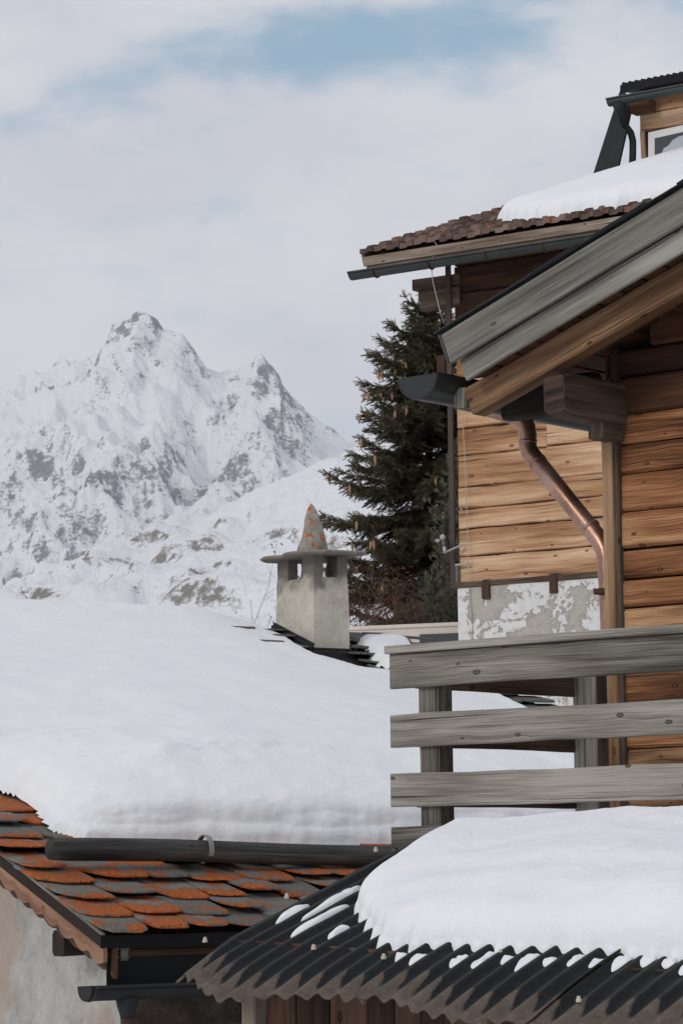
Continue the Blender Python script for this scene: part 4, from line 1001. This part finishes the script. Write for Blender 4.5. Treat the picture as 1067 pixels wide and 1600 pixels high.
mb = MB(); mb.tube(cb2, .0055, 5); tag(mb.build('cable', M['cable'], base=cb2[0]), 'thin pale cable running down the timber house wall', 'cable')

# ------------------------------------------------------------------ pale building behind
PB0 = P(480, 992, 37.6); pr_, pd_ = frame(20)
PBt = thing('rendered_building', V(PB0.x+2, PB0.y+1, 6), 'low pale pink rendered building between chimney and timber house', 'building')
ztop = P(640, 980, 37.).z
mb = MB(); q = V(PB0.x, PB0.y, 0); L_ = 3.2
mb.plank(V(q.x, q.y, (ztop+4)/2), V(q.x, q.y, (ztop+4)/2)+pr_*L_, Z, ztop-4, .2, .01, 0, 2); mb.plank(V(q.x, q.y, (ztop+4)/2)+pd_*.1+pr_*.1, V(q.x, q.y, (ztop+4)/2)+pd_*1.0+pr_*.1, Z, ztop-4-.02, .2, .01, 0, 2)
mb.build('wall', M['palewall'], PBt)
mb = MB(); mb.plank(V(q.x, q.y, ztop+.015)+pd_*.45, V(q.x, q.y, ztop+.015)+pr_*L_+pd_*.45, pd_, 1.15, .05, .006, 0, 2); mb.build('roof', M['palewall'], PBt)
pn = pd_; qq = V(q.x, q.y, 0)-pd_*.11
mb = MB(); a_, b_ = hit(656, 1010, qq, pn), hit(718, 1008, qq, pn); zt_ = hit(690, 990, qq, pn).z; zc_ = zt_-.25
mb.plank(V(a_.x, a_.y, zc_), V(b_.x, b_.y, zc_), Z, .5, .03, .004, 0, 1); mb.build('window', M['glass'], PBt)
mb = MB(); a_, b_ = hit(560, 1015, qq, pn), hit(640, 1012, qq, pn); zc_ = hit(690, 996, qq, pn).z-.25
mb.plank(V(a_.x, a_.y, zc_), V(b_.x, b_.y, zc_), Z, .5, .03, .004, 0, 1); mb.build('window', M['glass'], PBt)

# ------------------------------------------------------------------ trees
def tmpl(nn, L, nl, nw, spread):
    """one needled shoot along +X: triangles"""
    T_ = []
    for k in range(nn):
        x = L*k/nn; a = k*2.4+random.uniform(-.4, .4); sp = spread*random.uniform(.75, 1.2)*(1-.45*(k/nn)**3)
        d = np.array([cos(sp), sin(sp)*cos(a), sin(sp)*sin(a)]); t = np.cross(d, rng.normal(size=3)); t /= np.linalg.norm(t)
        b = np.array([x, 0, 0]); l = nl*random.uniform(.8, 1.15)
        T_.append([b-t*nw/2, b+t*nw/2, b+d*l])
    return np.array(T_).reshape(-1, 3)
def place(tm, org, dirs, scale, rnd_):
    """copies of template tm at org (n,3) along dirs (n,3)"""
    n = len(org); x = dirs/np.linalg.norm(dirs, axis=1, keepdims=True)
    rv_ = rng.normal(size=(n, 3)); y = np.cross(x, rv_); y /= np.linalg.norm(y, axis=1, keepdims=True); z_ = np.cross(x, y)
    Rm = np.stack([x, y, z_], 1)                          # rows = axes
    v = org[:, None, :]+np.einsum('kj,njd->nkd', tm, Rm)*scale[:, None, None]
    f = np.arange(n*len(tm)).reshape(-1, 3)
    return v.reshape(-1, 3), f, np.repeat(rnd_, len(tm))
def tree_parts(root, trunk, brs, fol, mat, name='foliage'):
    vv, ff, rr2 = [], [], []; o_ = 0
    for v, f, r in fol: vv.append(v); ff.append(f+o_); rr2.append(r); o_ += len(v)
    mesh_np(name, np.concatenate(vv), np.concatenate(ff), mat, root, rnd=np.concatenate(rr2))

def spruce():
    cx = P(672, 800, 42.); top = P(672, 484, 42.).z; cx = V(cx.x, cx.y, 6.)
    root = thing('spruce_tree', cx, 'tall dark spruce hung with tan cones behind the timber house', 'tree')
    c = np.array(cx); mb = MB()
    mb.tube([V(cx.x, cx.y, 5.6), V(cx.x-.03, cx.y, 8), V(cx.x, cx.y, top-1.5), V(cx.x, cx.y, top)], [.16, .11, .045, .008], 10); mb.build('trunk', M['darkbark'], root, sm=True)
    bmb = MB(); O = []; Dv = []; R_ = []; tips = []
    d = .05; k = 0
    while d < top-6.6:
        az = k*2.39996+random.uniform(-.3, .3); L = (.27+1.80*(1-exp(-d/2.1)))*random.uniform(.62, 1.08)
        h = top-d; up0 = .75 if d < .3 else (.35-.22*min(1, d/2.5))+random.uniform(-.15, .2); dr = .03+.11*min(1, d/3.)*random.uniform(.4, 1.4)
        out = np.array([cos(az), sin(az), 0.]); pts = []
        nseg = 9
        for i in range(nseg+1):
            s = i/nseg; pts.append(np.array([c[0], c[1], h])+out*L*s+np.array([0, 0, L*(up0*s-dr*2.0*s*s+.24*max(0, s-.55)**1.3*2)]))
        pts = np.array(pts); bmb.tube([Vector(p) for p in pts[::2]], [.018*(1-.16*i) for i in range(len(pts[::2]))], 5)
        tips.append((pts[-1], d))
        m_ = max(4, int(L/.040)); 
        for j in range(m_):
            s = (j+.6)/m_
            if s < .05: continue
            f = s*nseg; i = min(nseg-1, int(f)); p = pts[i]+(pts[i+1]-pts[i])*(f-i); tan_ = pts[i+1]-pts[i]; tan_ /= np.linalg.norm(tan_)
            side = np.cross(tan_, [0, 0, 1.]); side /= np.linalg.norm(side)
            for sg in (-1, 1):
                bl = (.10+.36*L*(1-s)*.75)*random.uniform(.55, 1.1); bl = min(bl, .42)
                bd = tan_*.7+side*sg*.7*random.uniform(.5, 1.2)+np.array([0, 0, random.uniform(-.75, .35)]); bd /= np.linalg.norm(bd)
                ns_ = max(1, int(bl/.058))
                for q_ in range(ns_):
                    o_ = p+bd*bl*(q_/ns_)+np.array([0, 0, -.12*(q_/ns_)**2*bl]); O.append(o_); Dv.append(bd+rng.normal(size=3)*.18); rv = random.random()
                    R_.append(np.clip(.12+.33*s+.22*(q_/ns_)+.45*(rv-.5), 0, 1))
                    if random.random() < .85:
                        O.append(o_); Dv.append(bd*.7+np.cross(bd, [0, 0, 1])*random.choice((-1, 1))*.7+np.array([0, 0, -.25])); R_.append(np.clip(.15+.25*s+.4*(rv-.5), 0, 1))
            if random.random() < .5: O.append(p); Dv.append(tan_+np.array([0, 0, .5])); R_.append(.5)
        O.append(pts[-2]); Dv.append(pts[-1]-pts[-2]); R_.append(.85)
        d += .019+.006*min(d, 3); k += 1
    for q_ in range(8):
        O.append(np.array([c[0], c[1], top-.05-.06*q_])); Dv.append(np.array([cos(q_*2.4), sin(q_*2.4), 1.])); R_.append(.7)
    O.append(np.array([c[0], c[1], top-.02])); Dv.append(np.array([0, 0, 1.])); R_.append(.8)
    bmb.build('branches', M['darkbark'], root)
    O = np.array(O); Dv = np.array(Dv); R_ = np.array(R_)
    tms = [tmpl(26, .115, .030, .0095, .9) for _ in range(4)]; idx = rng.integers(0, 4, len(O))
    tree_parts(root, None, None, [place(tms[i], O[idx == i], Dv[idx == i], rng.uniform(.8, 1.2, (idx == i).sum()), R_[idx == i]) for i in range(4)], M['spruce'])
    # cones
    cm = MB(); L = .125; cm.tube([V(0, 0, 0), V(0, 0, -.012), V(0, 0, -.05), V(0, 0, -.09), V(0, 0, -L)], [.006, .016, .021, .017, .004], 8)
    first = None; cnt = 0
    cand = [(O[i], 0) for i in rng.permutation(len(O)) if O[i][2] > top-1.5 and O[i][1] < c[1]-.02 and abs(O[i][0]-c[0]) > .08][:52]
    cand += [(t, 1) for t, d in tips if d > 1.2 and t[1] < c[1]+.25 and t[0] < c[0]+.5 and random.random() < .55][:42]
    for p, kd in cand:
        for rep in range(1 if kd == 0 else random.choice((1, 1, 2))):
            if cnt >= 98: break
            cnt += 1
            pos = Vector(p)+V(random.uniform(-.04, .04), -.03, -.01)
            if first is None:
                first = cm.build('cone', M['cone'], root, sm=True); ob = first
            else:
                ob = first.copy(); COL.objects.link(ob); ob.parent = root
            ob.location = pos-WL[root]; ob.rotation_euler = (random.uniform(-.25, .25), random.uniform(-.25, .25), random.uniform(0, 6)); ob.scale = (random.uniform(.9, 1.2),)*3
    first.data.transform(Matrix.Translation(WL[root]))
spruce()

def pine(px, top_px, base_z, Yd, prof, label, dens, cone_h):
    c = P(px, top_px, Yd); top = c.z
    root = thing('pine_tree', V(c.x, c.y, base_z), label, 'tree')
    mb = MB(); mb.tube([V(c.x, c.y, base_z-.2), V(c.x+.02, c.y, (base_z+top)/2), V(c.x, c.y, top)], [.08, .05, .01], 8); mb.build('trunk', M['bark'], root, sm=True)
    O = []; Dv = []; R_ = []; bmb = MB(); d = .02; k = 0
    while d < cone_h:
        az = k*2.39996+random.uniform(-.3, .3); L = np.interp(d, [p[0] for p in prof], [p[1] for p in prof])*random.uniform(.7, 1.08)
        out = np.array([cos(az), sin(az), 0.]); pts = [np.array([c.x, c.y, top-d])+out*L*s+np.array([0, 0, L*(.55*s*s+.1*s)]) for s in np.linspace(0, 1, 5)]
        bmb.tube([Vector(p) for p in pts], [.012, .011, .01, .008, .005], 5)
        for s in np.linspace(.3, 1, max(3, int(L/.07))):
            p = pts[0]+(pts[-1]-pts[0])*s-np.array([0, 0, L*.55*(s-s*s)])
            for q_ in range(dens):
                o_ = p+rng.normal(size=3)*.06*(1.2-s*.5); O.append(o_); Dv.append(out*.5+np.array([0, 0, .9])+rng.normal(size=3)*.45); R_.append(np.clip(.1+.5*s+.5*(random.random()-.5), 0, 1))
        d += .03; k += 1
    bmb.build('branches', M['bark'], root)
    O = np.array(O); Dv = np.array(Dv); R_ = np.array(R_); tms = [tmpl(20, .06, .065, .0065, .75) for _ in range(3)]; idx = rng.integers(0, 3, len(O))
    tree_parts(root, None, None, [place(tms[i], O[idx == i], Dv[idx == i], rng.uniform(.8, 1.2, (idx == i).sum()), R_[idx == i]) for i in range(3)], M['pine'])
pine(722, 690, 6., 40., [(0, .05), (.5, .22), (1.2, .45), (2.5, .55), (4, .6)], 'greyish green pine with upright tufts beside the timber house corner', 3, 3.0)
pine(676, 905, 6., 39.2, [(0, .05), (.3, .16), (.8, .26), (2, .3)], 'small bushy young pine at the foot of the spruce', 3, 1.4)

def shrub(px, base_z, Yd, hpx, n, label, leafy, group, spread=.5, cat='shrub'):
    c = P(px, hpx, Yd); root = thing('shrub', V(c.x, c.y, base_z), label, cat, group); mb = MB(); H_ = c.z-base_z; lv = []; 
    def grow(p, d, L, rad, lvl):
        q = p; pts = [p]
        for i in range(4):
            d = (d+Vector(rng.normal(size=3)*.10)).normalized(); q = q+d*L/4; pts.append(q)
        mb.tube(pts, [rad*(1-.17*i) for i in range(5)], 4, False)
        if lvl < 2:
            for k in range(random.choice((3, 4, 5))):
                s = random.uniform(.35, 1); i = min(3, int(s*4)); b_ = pts[i].lerp(pts[i+1], s*4-i)
                grow(b_, (d+Vector(rng.normal(size=3)*.5)).normalized(), L*random.uniform(.3, .5), rad*.5, lvl+1)
        if lvl >= 1 and random.random() < leafy:
            for _ in range(random.choice((2, 4, 6))): lv.append((pts[-1]+Vector(rng.normal(size=3)*.04), rng.normal(size=3)))
    for k in range(n):
        d = Vector((random.uniform(-spread, spread), random.uniform(-.3, .3), 1)).normalized(); grow(V(c.x+random.uniform(-.1, .1), c.y, base_z-.05), d, H_*random.uniform(.7, 1.), .010, 0)
    mb.build('stems', M['twig'], root)
    if lv:
        m2 = MB()
        for p, nn_ in lv:
            a_ = Vector(nn_).normalized(); b_ = a_.orthogonal().normalized(); sz = random.uniform(.012, .028)
            m2.add([p-b_*sz*.5, p+a_*sz, p+b_*sz*.5, p-a_*sz], [(0, 1, 2, 3)], None, random.random())
        m2.build('leaves', M['redleaf'], root)
for k, (x, y, lf, lb) in enumerate(((556, 925, .6, 'leftmost red leaved shrub next to the chimney'), (580, 905, .55, 'red leaved shrub second from the chimney'), (606, 918, .45, 'twiggy red leaved shrub in the middle of the row'), (632, 900, .35, 'tall thin twigged shrub before the spruce trunk'), (655, 928, .5, 'rightmost red leaved shrub beside the young pine'))):
    shrub(x, 6.0, 38.9+.15*(k % 2), y, 7, lb, lf, 'shrubs behind the pale building', .33)
shrub(424, 5.4, 36., 915, 3, 'bare twiggy shrub standing left of the chimney', .3, None, .25)

# ------------------------------------------------------------------ haze: one closed box of thin air
mb = MB(); x0, x1, y0, y1, z0, z1 = -3000, 3000, -400, 5600, -2, 1000
mb.add([V(x, y, z) for x in (x0, x1) for y in (y0, y1) for z in (z0, z1)], [(0, 1, 3, 2), (4, 6, 7, 5), (0, 4, 5, 1), (2, 3, 7, 6), (0, 2, 6, 4), (1, 5, 7, 3)])
hm = bpy.data.materials.new('haze_air'); hm.use_nodes = True; hm.node_tree.nodes.clear()
pv = node(hm.node_tree, 'ShaderNodeVolumePrincipled', {'Color': (.93, .95, 1., 1.), 'Density': .000055})
hm.node_tree.links.new(pv.outputs[0], node(hm.node_tree, 'ShaderNodeOutputMaterial').inputs['Volume'])
hz = mb.build('haze', hm); hz['kind'] = 'stuff'
